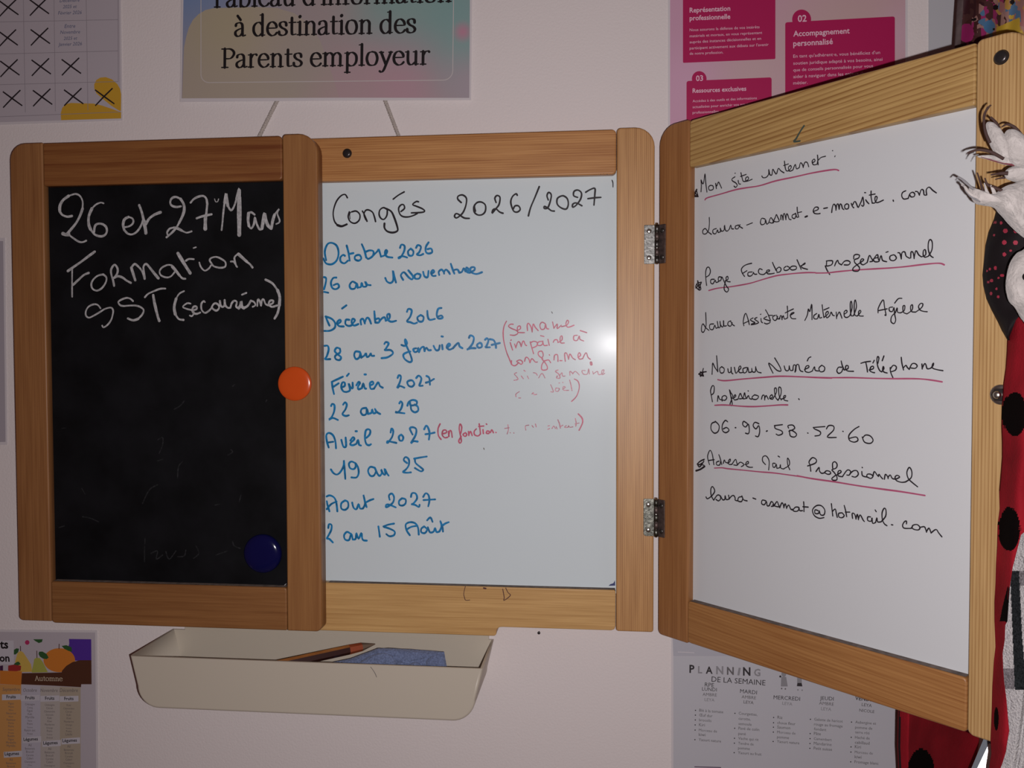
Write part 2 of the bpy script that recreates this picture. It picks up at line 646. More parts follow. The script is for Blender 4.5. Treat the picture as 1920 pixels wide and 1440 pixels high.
# handwriting on the middle board
G = (610, 340, 6.857)
strokes(mb, CS, G, """w20 285,212 255,170 200,190 140,270 105,400 120,510 160,565; w30 160,565 215,580 280,555;
 w12 322,485 318,420 340,392; 312,395 298,460 325,520 385,542 440,500 447,430 400,385 345,395; 480,385 505,430 540,515;
 525,495 500,430 520,378 560,370 610,400 635,460 650,520; 795,362 750,340 705,370 695,430 720,480 760,490 795,440 800,372;
 w26 790,355 850,390 890,470 930,590 930,640 870,662 800,645 765,600 765,545;
 975,390 1020,350 1010,305 975,305 945,350 960,420 1000,455 1070,460 1140,440 1185,415; 875,230 940,180 1015,137;
 1200,265 1170,262 1125,300 1180,325 1250,355 1280,385 1240,402 1110,408""", 21, ink_black)
H = (840, 330, 6.194)
strokes(mb, CS, H, """155,310 115,270 120,235 170,222 215,260 210,340 180,420 140,465 100,490 78,470 95,440 130,450 190,490 250,495;
 320,410 310,350 340,310 390,305 435,340 435,410 400,450 350,455 310,425 300,370 312,335;
 560,310 545,260 570,228 605,250 595,330 560,380 515,435 525,395 560,385 600,420 640,435;
 805,225 790,208 750,240 730,300 745,370 770,415 810,420 840,390 820,350 780,350 760,385;
 1060,125 1010,250 960,370 935,465;
 1165,280 1150,230 1170,192 1200,220 1190,290 1160,370 1120,380 1120,355 1160,375 1200,405 1235,410;
 1310,235 1270,265 1270,330 1320,375 1375,385 1398,330 1385,265 1340,232 1300,240;
 1505,250 1460,230 1465,180 1510,165 1550,200 1540,270 1490,340 1450,365 1450,330 1490,315 1555,348;
 1600,190 1650,160 1705,145 1705,220 1695,340; 1625,265 1700,255 1775,250; w12 1905,50 1915,80 1916,130""", 20, ink_black)
I_ = (600, 440, 6.)
strokes(mb, CS, I_, """75,290 60,190 90,110 140,95 195,130 215,210 195,290 140,335 75,325 45,270; 285,240 265,230 235,260 240,305 280,325 320,295;
 305,125 325,200 340,295; 330,220 380,210; 430,230 400,245 400,280 440,295 470,270 455,235 430,230;
 475,110 505,180 525,260; 510,200 560,180 605,190 600,240 550,275 530,260; 600,240 650,190 665,170 680,210 690,245;
 690,250 740,230 760,190 745,175 735,210 760,250 820,260; 905,150 920,115 955,130 950,190 910,260 885,265 930,245 985,260;
 1025,160 995,190 1005,235 1045,235 1055,190 1025,160; 1085,150 1105,120 1140,140 1120,200 1095,225 1130,235 1165,220;
 1225,90 1195,140 1195,195 1225,215 1265,200 1255,160 1215,165;
 52,480 75,492 70,550 52,615; 52,645 100,655; 190,485 155,490 130,540 145,600 185,615 220,590 205,555 160,570;
 405,545 370,530 340,570 355,610 400,605 420,550 430,600; 430,595 465,590 475,545 490,585 530,580 515,530 540,565 575,570;
 740,490 760,530 800,545 830,510 825,405 840,470 860,540; 940,510 915,460 950,425 1000,480 1040,505 1050,470 1000,405;
 1100,440 1070,460 1075,495 1120,495 1135,455 1100,440; 1165,420 1180,470 1215,480 1225,410;
 1260,440 1290,420 1275,400 1255,430 1270,465 1305,465; 1345,455 1340,420 1370,395 1395,420 1400,440; 1400,420 1420,395 1450,420 1465,445;
 1475,330 1495,390 1515,440; 1510,400 1550,395 1570,430; 1570,430 1600,420 1620,380 1640,415;
 1640,415 1680,400 1650,370 1655,420 1690,430; 1690,430 1740,400 1740,370 1700,375 1700,420 1760,445 1825,425""", 23, ink_blue)
J = (600, 560, 5.647)
strokes(mb, CS, J, """240,105 285,72; 65,190 85,240 105,285; 65,190 130,215 165,260 160,310 110,340 50,342; 190,270 225,245 215,225 185,255 205,290 255,295;
 315,225 280,225 275,270 310,290 345,280; 345,270 375,230 350,215 340,255 365,285 410,270; 440,275 435,230 460,215 480,265; 480,250 500,205 525,215 545,265;
 580,135 585,200 590,255; 590,220 630,210 630,250 600,255; 630,250 660,210 690,200 700,235; 700,235 740,210 740,165 715,175 725,225 760,245 810,235;
 925,140 940,110 975,125 960,190 925,240 960,250 1000,265 1030,255; 1070,175 1035,200 1050,240 1090,240 1100,195 1070,175;
 1140,130 1145,190 1165,225 1220,215; 1290,100 1255,110 1240,170 1255,210 1300,205 1290,180 1255,190;
 52,500 85,500 95,540 75,610 55,640 110,640; 215,530 180,520 160,555 190,590 225,620 210,650 170,640 165,605 215,570 215,530;
 425,565 380,560 365,600 385,640 420,620 430,570 440,625; 440,625 475,600 490,580 500,620 530,600 540,580 550,605 575,605;
 685,480 700,460 730,475 700,530 690,545 750,545 775,580 720,620 655,630; 865,490 900,500 925,470 905,430 910,480 950,570 975,650 950,672 900,640 885,595 920,570 960,560;
 1020,525 990,535 1005,565 1035,555 1040,520 1050,565; 1050,565 1070,525 1100,510 1110,555; 1110,545 1130,520 1150,545 1175,545;
 1205,500 1230,545 1260,540 1270,495; 1295,490 1300,535; 1290,400 1303,402; 1345,520 1380,490 1365,475 1345,510 1370,540 1410,525;
 1410,525 1450,480 1470,470 1480,505 1510,525; 1580,415 1595,390 1630,410 1620,470 1580,525 1555,540 1600,525 1650,525;
 1695,465 1665,490 1680,520 1715,510 1710,475 1690,470; 1750,435 1770,420 1785,445 1765,500 1755,515 1800,515; 1800,430 1840,440 1860,480 1865,520; 1820,490 1905,470""", 22, ink_blue)
K = (600, 690, 8.)
strokes(mb, CS, K, """175,210 260,170 345,130; 180,210 190,300 210,390; 190,290 280,230; 405,120 435,85; 320,290 370,270 370,220 335,220 320,290 350,350 400,360;
 400,360 450,330 430,230 460,290 490,300 490,220; 545,260 580,210 600,230 570,280 580,320 630,300; 630,300 650,230 670,300 690,310; 670,97 690,97;
 750,260 800,240 790,205 750,230 760,310 810,310; 810,310 860,230 880,220 900,270 940,295; 1165,150 1185,110 1215,130 1200,210 1160,300 1200,270 1265,295;
 1350,185 1310,210 1330,265 1380,280 1415,240 1390,190 1350,185; 1445,150 1480,115 1520,150 1510,210 1490,265 1540,265; 1600,120 1640,150 1650,250; 1590,220 1650,200 1710,165;
 165,570 180,540 215,560 210,650 170,740 130,775 190,750 265,780; 345,550 375,515 400,550 380,620 335,690 380,720 430,710;
 690,600 630,610 610,660 640,705 690,690 700,610 720,690; 720,690 770,670 780,620 800,680 840,660 820,610 850,660 900,690;
 1190,530 1210,500 1235,540 1210,620 1160,670 1130,660 1190,670 1265,680; 1310,565 1330,510 1390,480 1450,500 1440,550 1360,560 1350,520;
 1360,570 1370,630 1420,665 1470,640 1465,580 1420,550; 125,1195 100,1110 90,1010 130,975 190,1010 225,1100 235,1205; 110,1120 195,1108;
 315,1080 345,1180 385,1175 380,1045; 450,1090 490,1040 510,1070 460,1120 450,1150 490,1160 540,1140; 540,1140 565,1080 580,1150 610,1165; 530,950 548,950;
 690,1050 740,1000 750,940 715,920 680,950 670,1060 690,1140 730,1160 760,1145; 1055,970 1070,910 1095,950 1075,1040 1010,1125 1010,1100 1070,1110 1140,1125;
 1215,1000 1180,1030 1190,1085 1230,1090 1245,1040 1215,1000; 1385,1000 1345,910 1390,890 1440,920 1430,1010 1360,1130 1400,1100 1460,1105;
 1560,920 1590,865 1620,900 1640,980 1630,1075; 1580,995 1650,985 1715,970""", 31, ink_blue)
Lc = (600, 840, 7.385)
strokes(mb, CS, Lc, """145,300 180,350 230,370 280,330 320,250 325,170 335,300 345,430; 480,210 430,190 395,220 410,280 460,295 490,260 485,210 520,270 530,350 500,410 430,410;
 750,275 690,265 660,320 690,385 740,385 770,320 750,270 790,360; 790,360 820,390 850,350 840,300 870,360 900,370 890,290 920,350 945,385;
 1200,210 1155,170 1180,128 1225,160 1225,240 1185,300 1145,335 1200,345 1255,340; 1300,150 1380,135 1475,120; 1310,150 1320,210 1390,270 1425,305 1390,325 1310,280;
 125,880 100,800 88,740; 85,675 130,660 190,690 220,760 235,880; 88,850 150,780 225,745; 340,730 290,770 290,840 340,860 385,820 380,750 340,730;
 440,760 460,830 500,850 530,780 550,840 590,840; 590,840 620,770 595,650 615,740 640,820; 625,760 680,730 735,710;
 960,720 950,660 990,635 1020,680 1010,750 960,800 910,825 915,790 960,790 1045,825; 1130,700 1090,740 1095,790 1140,800 1180,770 1180,715 1130,700;
 1255,680 1270,630 1320,635 1340,700 1290,770 1260,780 1310,790 1365,820 1375,790; 1425,680 1460,630 1500,660 1510,740 1495,810; 1430,725 1510,720 1590,715;
 110,1110 120,1060 155,1070 150,1140 110,1220 90,1255 125,1262 175,1310; 420,1190 370,1165 330,1210 345,1270 400,1275 430,1190 450,1270;
 450,1270 490,1260 500,1180 530,1260 570,1180 580,1250 600,1280 645,1285; 805,1090 815,1160 825,1230; 875,1090 940,1065 1020,1050; 880,1095 960,1120 1030,1160 1020,1210 960,1225 915,1195;
 1240,1210 1195,1140 1185,1060 1250,1030 1320,1050 1355,1110 1365,1200; 1200,1130 1260,1095 1345,1080; 1440,1090 1400,1120 1400,1170 1450,1180 1480,1130 1440,1090;
 1490,1100 1520,1170 1570,1160 1590,1110 1610,1165 1650,1160; 1650,1160 1680,1090 1660,1010 1690,1090 1700,1160; 1690,1080 1730,1050 1780,1030; 1480,1005 1525,965 1555,1025""", 27, ink_blue)
M_ = (930, 580, 8.)
strokes(mb, CS, M_, """160,180 125,250 110,350 120,480 160,640 200,740 235,830; 260,225 220,225 190,255 240,290 310,320 330,360 280,390 215,385; 320,320 370,290 360,250 325,270 330,340 380,350 430,350;
 475,320 470,240 490,210 530,270 545,340; 545,330 560,220 590,270 635,320; 740,215 690,195 660,240 680,300 730,290 745,220 760,285 790,295;
 850,190 870,285; 870,285 920,220 920,290 980,240; 985,260 1060,240 1090,190 1070,165 1050,220 1080,270 1170,240;
 215,500 250,610; 225,465 230,460; 280,520 300,580; 300,570 330,490 360,500 380,560; 380,560 400,490 420,480 440,530 460,545; 515,490 540,580 565,665; 520,500 570,480 620,500 610,550 545,580;
 690,480 640,490 620,530 660,545 700,520 700,470 720,540 770,540; 780,450 800,540; 670,395 720,408; 860,495 880,460 920,460 930,500; 930,500 990,460 990,400 965,420 970,500 1025,505;
 1220,390 1170,400 1170,460 1220,465 1250,400 1260,450 1315,475; 1265,320 1360,350; 235,770 240,830 290,845 340,800; 340,800 310,780 360,760 400,790 380,825 340,800;
 430,780 450,720 490,740 510,800; 510,800 540,740 590,790 620,790; 700,740 640,690 640,640 690,630 710,690 690,740 730,790 770,860 760,905 690,905 690,830 730,770;
 740,770 790,760 820,800; 800,680 805,690; 870,760 880,690 920,680 930,730 930,780; 960,770 990,770; 1040,780 1030,670 1060,660 1090,750; 1090,740 1110,670 1150,730 1190,755;
 1230,720 1270,690 1250,650 1230,690 1250,745 1300,740; 1300,740 1350,650 1380,720 1415,750; w38 1425,800 1430,825""", 18, ink_pink)
strokes(mb, CS, M_, """310,950 275,970 310,1010 330,1050 270,1065; 420,915 440,930; 380,1000 410,1040; 470,1000 490,1040; 560,950 600,960 620,990; 640,1030 690,960 735,1030;
 w18 930,910 890,930 940,970 960,1030 910,1030 920,1000; 960,990 990,950 1000,1000 1040,1000; w16 1110,990 1110,930 1150,960; 1150,970 1190,930 1250,985; 1340,920 1290,920 1310,970 1370,970 1390,890 1400,970;
 1450,930 1460,970; 1460,970 1520,930 1540,980 1600,960 1620,910 1590,920 1590,980 1630,960; 350,1235 300,1270 300,1310; 340,1330 370,1330; 540,1270 560,1250 570,1280 610,1275;
 820,1130 850,1200 860,1240 820,1235; 900,1180 890,1220 930,1230 950,1190 910,1180; 1000,1200 1040,1170 1010,1160 1010,1210 1090,1215; w16 1105,1060 1125,1140 1140,1220; 945,1105 955,1105; 1000,1095 1005,1100""", 14, ink_faded)
strokes(mb, CS, M_, "1175,1045 1230,1080 1250,1170 1210,1300 1135,1380", 17, ink_pink)
strokes(mb, CS, M_, "w12 835,38 848,60", 12, ink_black)
N_ = (810, 770, 6.4)
strokes(mb, CS, N_, """95,160 70,220 75,300 105,345; 120,280 170,265 165,235 130,240 120,290 150,325 185,320; 195,250 200,310; 200,300 210,245 230,250 240,320;
 345,270 355,200 335,160 325,220 340,300 350,370 330,390 320,360 350,310; 390,270 370,290 395,310 415,290 400,265; 435,250 440,300; 440,290 460,250 480,300;
 530,220 505,250 510,290 550,305 580,280; 565,160 575,230 580,280; 560,190 620,185; 610,230 615,275; 650,160 655,165; 660,245 650,270 680,275 685,250 660,245; 700,265 715,230 735,265; 765,262 768,264;
 1755,40 1800,90 1805,150 1765,235""", 18, ink_pink)
strokes(mb, CS, N_, """910,170 915,230 900,280; 870,215 925,205; 935,265 940,268; 978,268 982,270; 1160,175 1120,185 1125,235; 1200,180 1215,200; 1240,160 1250,195;
 1390,185 1410,180; 1390,225 1410,215; 1440,215 1460,185 1480,215; 1490,195 1500,220; w14 1510,110 1530,160 1540,210; 1545,190 1570,175; 1610,180 1590,200 1630,200 1640,180 1650,200 1690,195;
 w14 1720,95 1730,150 1725,185; 1715,160 1765,150""", 11, ink_faded)
strokes(mb, CS, N_, "618,450 624,468", 9, grime_m)
poly(mb, CS, [(1141, 1098.5), (1144, 1095.5), (1150, 1093.5), (1153, 1088), (1153.5, 1098)], ink_navy, .12)
centre = mb.build('centre_whiteboard', board, recalc=False)
centre['label'] = 'white panel with the holiday dates in blue and pink marker'

cA, cB = (.72, .40, .185), (.40, .175, .065)
wood_cr = wood('pine_right_stile', (.33, .15, .055), (.60, .325, .145), 'Z', 1.9, 1.6, 1.3, contrast=.7)
wood_ct = wood('pine_top_rail', (.31, .115, .038), (.57, .285, .12), 'X', 2.4, 3.0, 4.1, contrast=.5)
wood_cb = wood('pine_bottom_rail', (.42, .22, .085), (.70, .43, .20), 'X', 5, 3.2, 7.9, contrast=.22)
_p = wood_cr.node_tree.nodes['Principled BSDF'].inputs
_p['Specular IOR Level'].default_value = .5
_p['Roughness'].default_value = .46
mb = MB(); plank(mb, -SW, 0, 0, 500, YC, -2, (2.5, 2.5, 19, 4), wood_cr); mb.build('stile', centre)
mb = MB(); plank(mb, LX0, LX0 + SW, 0, 500, YC, -2, (2.5, 2.5, 4, 19), wood_cr); mb.build('stile', centre)
mb = MB(); plank(mb, LX0 + SW, -SW - .5, ZTI, ZRT, YC, -2, (1, 4.5, 4.5, 1), wood_ct); RT = wall_surf(YC)
strokes(mb, RT, (1120, 210, 9.6), "w14 175,1122 178,1123; w8 60,1118 64,1118; w8 110,1110 113,1110", 8, ink_black, off=.06)
toprail = mb.build('rail', centre)
# the lower rail steps down where the tray hangs
zl = at(640, 1183.5, YC).z
xr_, xl_ = at(927, 1190, YC).x, -511
out = [(LX0 + SW, .6), (xl_ - 7, .6)]
out += [(xl_ - 7 + 5 * math.sin(math.radians(t)), -4.4 + 5 * math.cos(math.radians(t))) for t in (20, 45, 70, 90)]
out += [(xl_ + 1 - 3 * math.cos(math.radians(t)), zl + 3 - 3 * math.sin(math.radians(t))) for t in (0, 30, 60, 90)]
out += [(xr_ - 1 + 3 * math.sin(math.radians(t)), zl + 3 - 3 * math.cos(math.radians(t))) for t in (0, 30, 60, 90)]
out += [(xr_ + 7 - 5 * math.sin(math.radians(t)), -4.4 + 5 * math.cos(math.radians(t))) for t in (90, 70, 45, 20)]
out += [(xr_ + 8, .6), (-SW - 5, .6), (-SW - 1.8, 1.8), (-SW - .6, 5), (-SW - .6, ZBI - 1.5), (-SW - 2, ZBI), (LX0 + SW, ZBI)]
mb = MB(); plank(mb, 0, 0, 0, 0, YC, -2, None, wood_cb, bev=1.1, outline=out)
strokes(mb, RT, (840, 1080, 12.), "390,235 355,390 370,480 400,545 490,540; w18 1230,290 1265,480 1255,550 1350,490 1405,425 1350,370 1300,270; w36 805,272 850,280", 16, ink_brown, off=.06)
mb.build('rail', centre)
mb = MB()      # marker dust along the lower rail's ledge
mb.add([W((LX1 + 2, YC + 1.2, ZBI + .15)), W((-SW - 1, YC + 1.2, ZBI + .15)), W((-SW - 1, YC + REC, ZBI + .15)), W((LX1 + 2, YC + REC, ZBI + .15))], [[0, 1, 2, 3]], grime_m)
mb.build('ledge_dust', centre)


def stud(name, c, r, parent, axis=None, T=W, local=False):
    m = MB()
    lathe_y(m, c, [(r * 1.12, -2), (r * 1.12, .25), (r, .5), (r * .97, 1.3), (r * .86, 2.0), (r * .6, 2.35), (r * .1, 2.5)], dark_steel, 26, T, axis)
    o = m.build(name, parent, local)
    o['label'] = 'round dark metal catch with a bright glint'
    return o


p = at(651, 287.5, YC)
stud('catch_stud', p, 4.3, centre)

# --- left leaf, closed
LS = wall_surf(YL + REC)
mb = MB()
plank(mb, LXB - 5, LXA + 5, LZBI - 5, LZTI + 5, YL + REC, YL + REC + 3, (1, 1, 1, 1), black_m, .2)
strokes(mb, LS, (90, 345, 8.), """w34 360,480 290,490 215,462 178,410; w44 178,410 180,330 225,245 310,180; w26 310,180 410,150 480,180 520,260 520,370; w38 520,370 480,480 420,590 340,690 280,755;
 w54 225,745 270,760 310,758; w28 310,758 380,812 470,868 530,870 575,850; w24 835,290 790,280 720,310 660,370; w44 660,370 615,480 612,600 640,680; w34 640,680 700,755 780,785 850,770 885,710 870,640 810,600 740,600 705,640 695,720;
 w28 1150,650 1230,630 1280,580 1270,520 1210,495; w40 1210,495 1150,530 1128,610 1145,690; w30 1145,690 1200,745 1270,755 1340,710 1400,620 1425,540;
 w40 1370,320 1410,430 1440,560; w54 1440,560 1460,660 1470,735; w40 1470,600 1520,520 1600,460 1690,425""", 36, chalk_m)
strokes(mb, LS, (300, 345, 8.), """w32 315,335 250,345 180,325 155,275 180,215 240,195 310,225; w42 310,225 355,300 365,390 335,490 290,580; w32 290,580 250,650 210,700 160,750 100,800; w28 115,760 110,720 150,670 210,655; w38 210,655 260,665 330,700; w26 330,700 400,730 475,710;
 w32 460,280 510,225 580,190 650,180 695,220 710,300; w36 710,300 700,400 690,500; w56 682,520 680,600 680,672; w34 550,515 620,490 700,470 775,455; w14 820,225 835,265 865,265 880,225;
 w28 925,690 940,560 950,440 970,280; w44 970,280 992,145 1000,220 1020,330; w30 1020,330 1065,395 1110,340 1150,220; w44 1150,220 1190,75 1190,200; w66 1190,200 1190,400 1190,600 1190,762;
 w30 1420,460 1370,425 1330,440; w44 1330,440 1322,540 1335,630; w30 1335,630 1370,668 1410,600 1425,500 1450,590 1490,675 1525,680; w48 1530,670 1545,580 1570,440 1590,540 1620,620 1670,668; w42 1675,660 1690,560 1720,460; w24 1720,460 1790,375 1760,440 1795,540 1785,580 1745,600""", 36, chalk_m)
strokes(mb, LS, (115, 455, 8.727), """w40 108,465 200,400 330,310 450,220 550,148; w26 180,440 178,600 178,750 180,885; w36 195,690 280,610 370,530 450,495; w30 690,520 600,540 520,610 492,690 520,760 590,785 670,740 730,650 740,570 690,520;
 w34 865,705 850,620 825,540 815,450 850,380 885,365 925,430 915,510 860,580; w36 870,575 930,550 1000,570 1070,620 1140,658; w44 1210,615 1180,520 1147,410; w34 1147,410 1200,350 1270,400 1330,480 1365,590; w34 1365,580 1352,480 1347,390 1390,348 1450,410; w44 1450,410 1520,500 1588,580""", 36, chalk_m)
strokes(mb, LS, (290, 450, 9.6), """w30 310,455 230,450 130,500 90,570 120,640 220,675 300,650 360,580; w52 320,480 380,550 450,640; w34 450,640 500,690 555,698; w60 420,240 480,340 560,470 640,595; w34 565,372 620,342 705,345;
 w28 805,405 830,480 880,540 920,550 980,510 1020,450; w24 700,145 745,130; w32 1040,450 1080,480 1180,500 1270,480 1275,400 1200,340 1110,305 1020,325 993,370 1040,440;
 w30 1370,388 1420,390 1450,430 1485,485; w32 1470,470 1445,380 1440,310 1500,250; w54 1510,255 1570,310 1660,390; w38 1660,390 1720,440 1762,495""", 36, chalk_m)
strokes(mb, LS, (150, 530, 9.6), """w30 370,460 320,400 250,390 160,430 110,510 110,590 160,630 240,600 360,530 460,470 560,450 600,500 590,590 560,680 500,760 430,805 405,775;
 w32 955,330 900,285 830,275 740,310 692,350 720,400 780,420 900,412 1020,415 1110,450 1150,500 1120,580 1050,650; w42 1050,650 960,678 865,645; w32 1170,262 1230,200 1340,150 1450,110 1540,106; w50 1320,225 1340,350 1370,480 1400,600 1428,685""", 34, chalk_m)
strokes(mb, LS, (310, 510, 8.348), """w24 295,300 220,340 170,420; w46 170,420 140,550 158,660; w32 158,660 210,735 285,750; w24 395,495 340,490 275,545 330,575 420,600 450,640 420,690 385,682; 435,600 490,580 490,545 450,540 420,590 440,640 490,655 548,635;
 w28 620,470 600,455 565,500 570,590 620,640 680,610 720,570; 720,570 750,510 790,490 835,520 840,570 800,605 750,580 730,550; w32 855,455 865,520 900,548 930,510 930,440; 930,445 940,520 980,560 1020,558; 1020,558 1040,490 1080,450 1120,470 1110,540 1150,568;
 w44 1150,568 1180,520 1190,460 1200,540 1230,563; w26 1200,355 1268,327; w36 1230,563 1290,530 1340,450; w26 1340,450 1390,470 1410,520 1368,545; w28 1440,532 1450,430 1480,460 1500,532 1510,450 1540,430 1570,500 1610,520; 1610,520 1680,490 1690,450 1640,450 1620,510 1670,545 1748,525;
 w34 1570,120 1680,180 1760,290; w48 1760,290 1792,390 1785,520; w36 1785,520 1760,640 1712,728""", 30, chalk_m)
strokes(mb, LS, (80, 650, 3.2), """615,1150 612,1220 612,1290; 650,1240 690,1225 682,1275 720,1250; 740,1230 760,1275 800,1225; 810,1260 850,1255 860,1220; 905,1270 938,1240 920,1195; 1040,1250 1110,1225; 1140,1170 1150,1195 1185,1210;
 w4 235,850 255,885; w4 115,490 140,487; 790,375 825,355 850,325; 1140,238 1152,228; 690,685 720,675; 1112,650 1140,632 1130,618; 600,940 640,860 690,828; 810,790 815,720 840,690; 690,560 720,545 720,590 700,640; 1035,950 1060,945; 1180,930 1190,890; 1340,330 1345,320; 240,1020 290,1030 335,1050; 100,1085 130,1075""", 7, dust_m, off=.1)
strokes(mb, LS, (420, 980, 12), "w14 1345,1425 1400,1375", 12, chalk_m)
black = mb.build('chalkboard_leaf', board, recalc=False)
black['label'] = 'black chalk panel with training dates in white chalk'
lA = ((.15, .052, .018), (.32, .135, .052))
wl1 = wood('pine_leaf_left_stile', (.21, .082, .032), (.36, .165, .07), 'Z', 2.6, 4, 11.2, contrast=.22)
wl2 = wood('pine_leaf_right_stile', (.25, .10, .038), (.37, .175, .07), 'Z', 7.0, 5, 15.7, contrast=.12)
wl3 = wood('pine_leaf_top_rail', (.155, .043, .014), (.30, .125, .045), 'X', 14, 5.0, 21.4, contrast=.45)
wl4 = wood('pine_leaf_bottom_rail', (.19, .072, .026), (.33, .15, .06), 'X', 7, 5.0, 31.3, contrast=.25)
mb = MB(); plank(mb, LX0, LXB, -3.3, 498.7, YL, YC - .4, (4.5, 1, 1, 17), wl1); mb.build('stile', black)
mb = MB(); plank(mb, LXA, LX1, -5, 499.5, YL, YC - .4, (1, 6, 19, 4), wl2); mb.build('stile', black)
mb = MB(); plank(mb, LXB + .4, LXA - .4, LZTI, LZT, YL, YC - .4, (2, 4, 4, 2), wl3); mb.build('rail', black)
mb = MB(); plank(mb, LXB + .4, LXA - .4, LZB, LZBI, YL, YC - .4, (4, 2, 3, 2), wl4); mb.build('rail', black)
mb = MB()
mb.add([W((LXB + 2, YL + 1.4, LZBI + .15)), W((LXA - 2, YL + 1.4, LZBI + .15)), W((LXA - 2, YL + REC, LZBI + .15)), W((LXB + 2, YL + REC, LZBI + .15))], [[0, 1, 2, 3]], mat('chalk_ledge_dust', (.22, .17, .14), rough=.95, noise=.4, nscale=150))
mb.build('ledge_dust', black)

# --- right leaf, swung out towards the viewer
ca, sa = math.cos(ANG), math.sin(ANG)
Ex, Ey = Vector((ca, -sa, 0)), Vector((sa, ca, 0))
P0 = Vector((GAP, YC - 1, DZR))


def atl(u, v, n=0.):
    d = ray(u, v)
    o = CAM - P0
    t = (n - o.dot(Ey)) / d.dot(Ey)
    q = o + d * t
    return (q.dot(Ex), q.z)


def leaf_surf(n):
    return Surf(lambda u, v: atl(u, v, n), lambda a, b, off: L((a, n - off, b)))


RS = leaf_surf(REC)
white2 = mat('whiteboard_leaf_enamel', (.60, .61, .625), rough=.2, spec=.5, bump=.012, bscale=900)
mb = MB()
plank(mb, SW - 4, WL - SW + 4, ZBI - 5, ZTI + 5, REC, REC + 3.5, (1, 1, 1, 1), white2, .2, T=L)
strokes(mb, RS, (1295, 275, 6.62), """w24 75,535 40,612; 40,620 96,620; 75,545 93,612; 58,580 86,600; 48,606 90,612; w14 130,560 135,480 130,410 150,460 165,440 180,335 190,450 205,565; 250,480 225,500 235,540 280,530 280,490 250,480; 320,520 310,450 325,490 345,440 365,470 385,515;
 550,375 515,400 520,425 560,450 580,480 560,505 540,490; 590,420 600,460 620,465; 550,330 556,330; 625,325 640,390 655,430 690,430; 620,370 690,345; 690,430 720,400 710,375 685,390 695,430 765,405; 885,365 900,385 940,380 970,340 970,280 985,350;
 985,350 1010,350 1020,280 1040,310 1060,340; 1070,335 1090,270 1120,300 1160,325; 1165,180 1175,260 1190,300 1220,300; 1155,235 1215,215; 1220,300 1250,260 1240,235 1215,260 1230,305 1270,290; 1270,290 1300,220 1315,275 1350,260; 1350,260 1365,200 1390,225 1400,260; 1400,250 1420,195 1450,200 1467,250;
 1515,200 1545,180 1535,155 1510,180 1525,225 1570,220; 1570,220 1580,160 1575,100 1580,170 1585,225; 1590,165 1620,135 1675,120; 1762,50 1765,51; 1795,115 1790,125""", 14, ink_black)
strokes(mb, RS, (1305, 340, 8.348), """210,568 212,660 200,760 160,820 115,820 110,770 150,740 190,790 245,830; 320,740 270,760 270,810 310,820 340,760 350,800 385,790; 385,790 380,730 400,780 440,765 445,700; 450,690 460,760 490,780 525,745; 525,745 545,685 560,740 590,745;
 660,690 620,700 620,740 660,740 690,680; 660,680 690,710 730,735; 795,685 885,650; 1080,590 1030,580 1010,640 1030,680 1080,660 1090,600 1110,670 1140,650; 1140,650 1170,570 1200,600 1220,640 1190,655 1160,645; 1200,650 1240,570 1260,520 1280,560 1305,620 1260,635 1225,625;
 1330,600 1330,530 1350,540 1365,605; 1365,590 1370,520 1390,510 1410,600; 1410,580 1420,510 1440,530 1460,590 1490,600; 1550,510 1510,530 1510,570 1550,580 1570,520; 1560,500 1580,560 1600,560; 1585,405 1590,480 1610,560; 1600,490 1655,478; w32 1712,557 1742,546""", 18, ink_black)
strokes(mb, RS, (1515, 330, 7.385), """80,490 140,465 140,435 100,435 75,480 90,515 130,525 170,520; 220,450 270,440; 330,505 340,430 360,390 385,420 390,475; 390,460 400,400 420,390 435,460; 435,450 445,390 465,400 480,450 500,465; 540,385 510,410 520,455 560,450 565,400 540,385;
 600,380 615,420 635,440; 620,400 640,360 660,360 690,430; 700,435 740,350 760,290 770,340 775,400 760,420 745,405; 800,330 820,360 845,385; 785,230 800,232; 875,210 875,290 890,370; 850,265 930,250; 890,375 930,370 960,300 935,285 930,340 960,370 1045,335;
 1180,335 1185,350; 1355,205 1310,230 1300,280 1330,320 1390,310; 1390,310 1410,250 1450,225 1480,250 1470,285 1430,290 1410,260; 1490,215 1520,220 1545,265; 1545,260 1570,190 1600,200 1610,260 1645,265; 1645,260 1640,190 1680,155 1730,200 1780,235""", 18, ink_black)
strokes(mb, RS, (1300, 480, 8.348), """w20 75,395 60,440 40,480 90,530 120,520 110,460 130,410 90,420 70,390; 50,440 110,500; 40,500 110,440; 80,430 95,535; 210,460 200,380 195,260 215,185 250,180 270,240 250,300 205,330; 330,365 280,370 275,420 310,435 345,380 360,415 400,400;
 440,330 400,330 395,380 430,385 450,330 480,390 520,470 555,520 530,565 490,530 490,460 510,400; 500,390 545,365 540,320 515,340 530,395 580,405; 915,115 850,130 790,160 755,210 770,270 805,320; 770,275 840,230; 920,250 860,260 860,310 910,310 945,260; 940,255 960,285 995,285;
 1080,215 1040,200 1020,240 1040,280 1100,290 1140,260; 1140,260 1190,240 1190,220 1150,230 1160,275 1210,280 1270,270; 1240,100 1270,170 1310,240; 1290,220 1340,175 1375,200 1360,245 1310,260; 1450,165 1420,190 1430,225 1480,220 1510,185 1470,160;
 1510,190 1550,160 1610,165 1610,205 1550,220 1510,195; 1625,60 1660,140 1690,210; 1670,160 1740,130 1750,110 1710,140 1700,180 1790,210""", 19, ink_black)
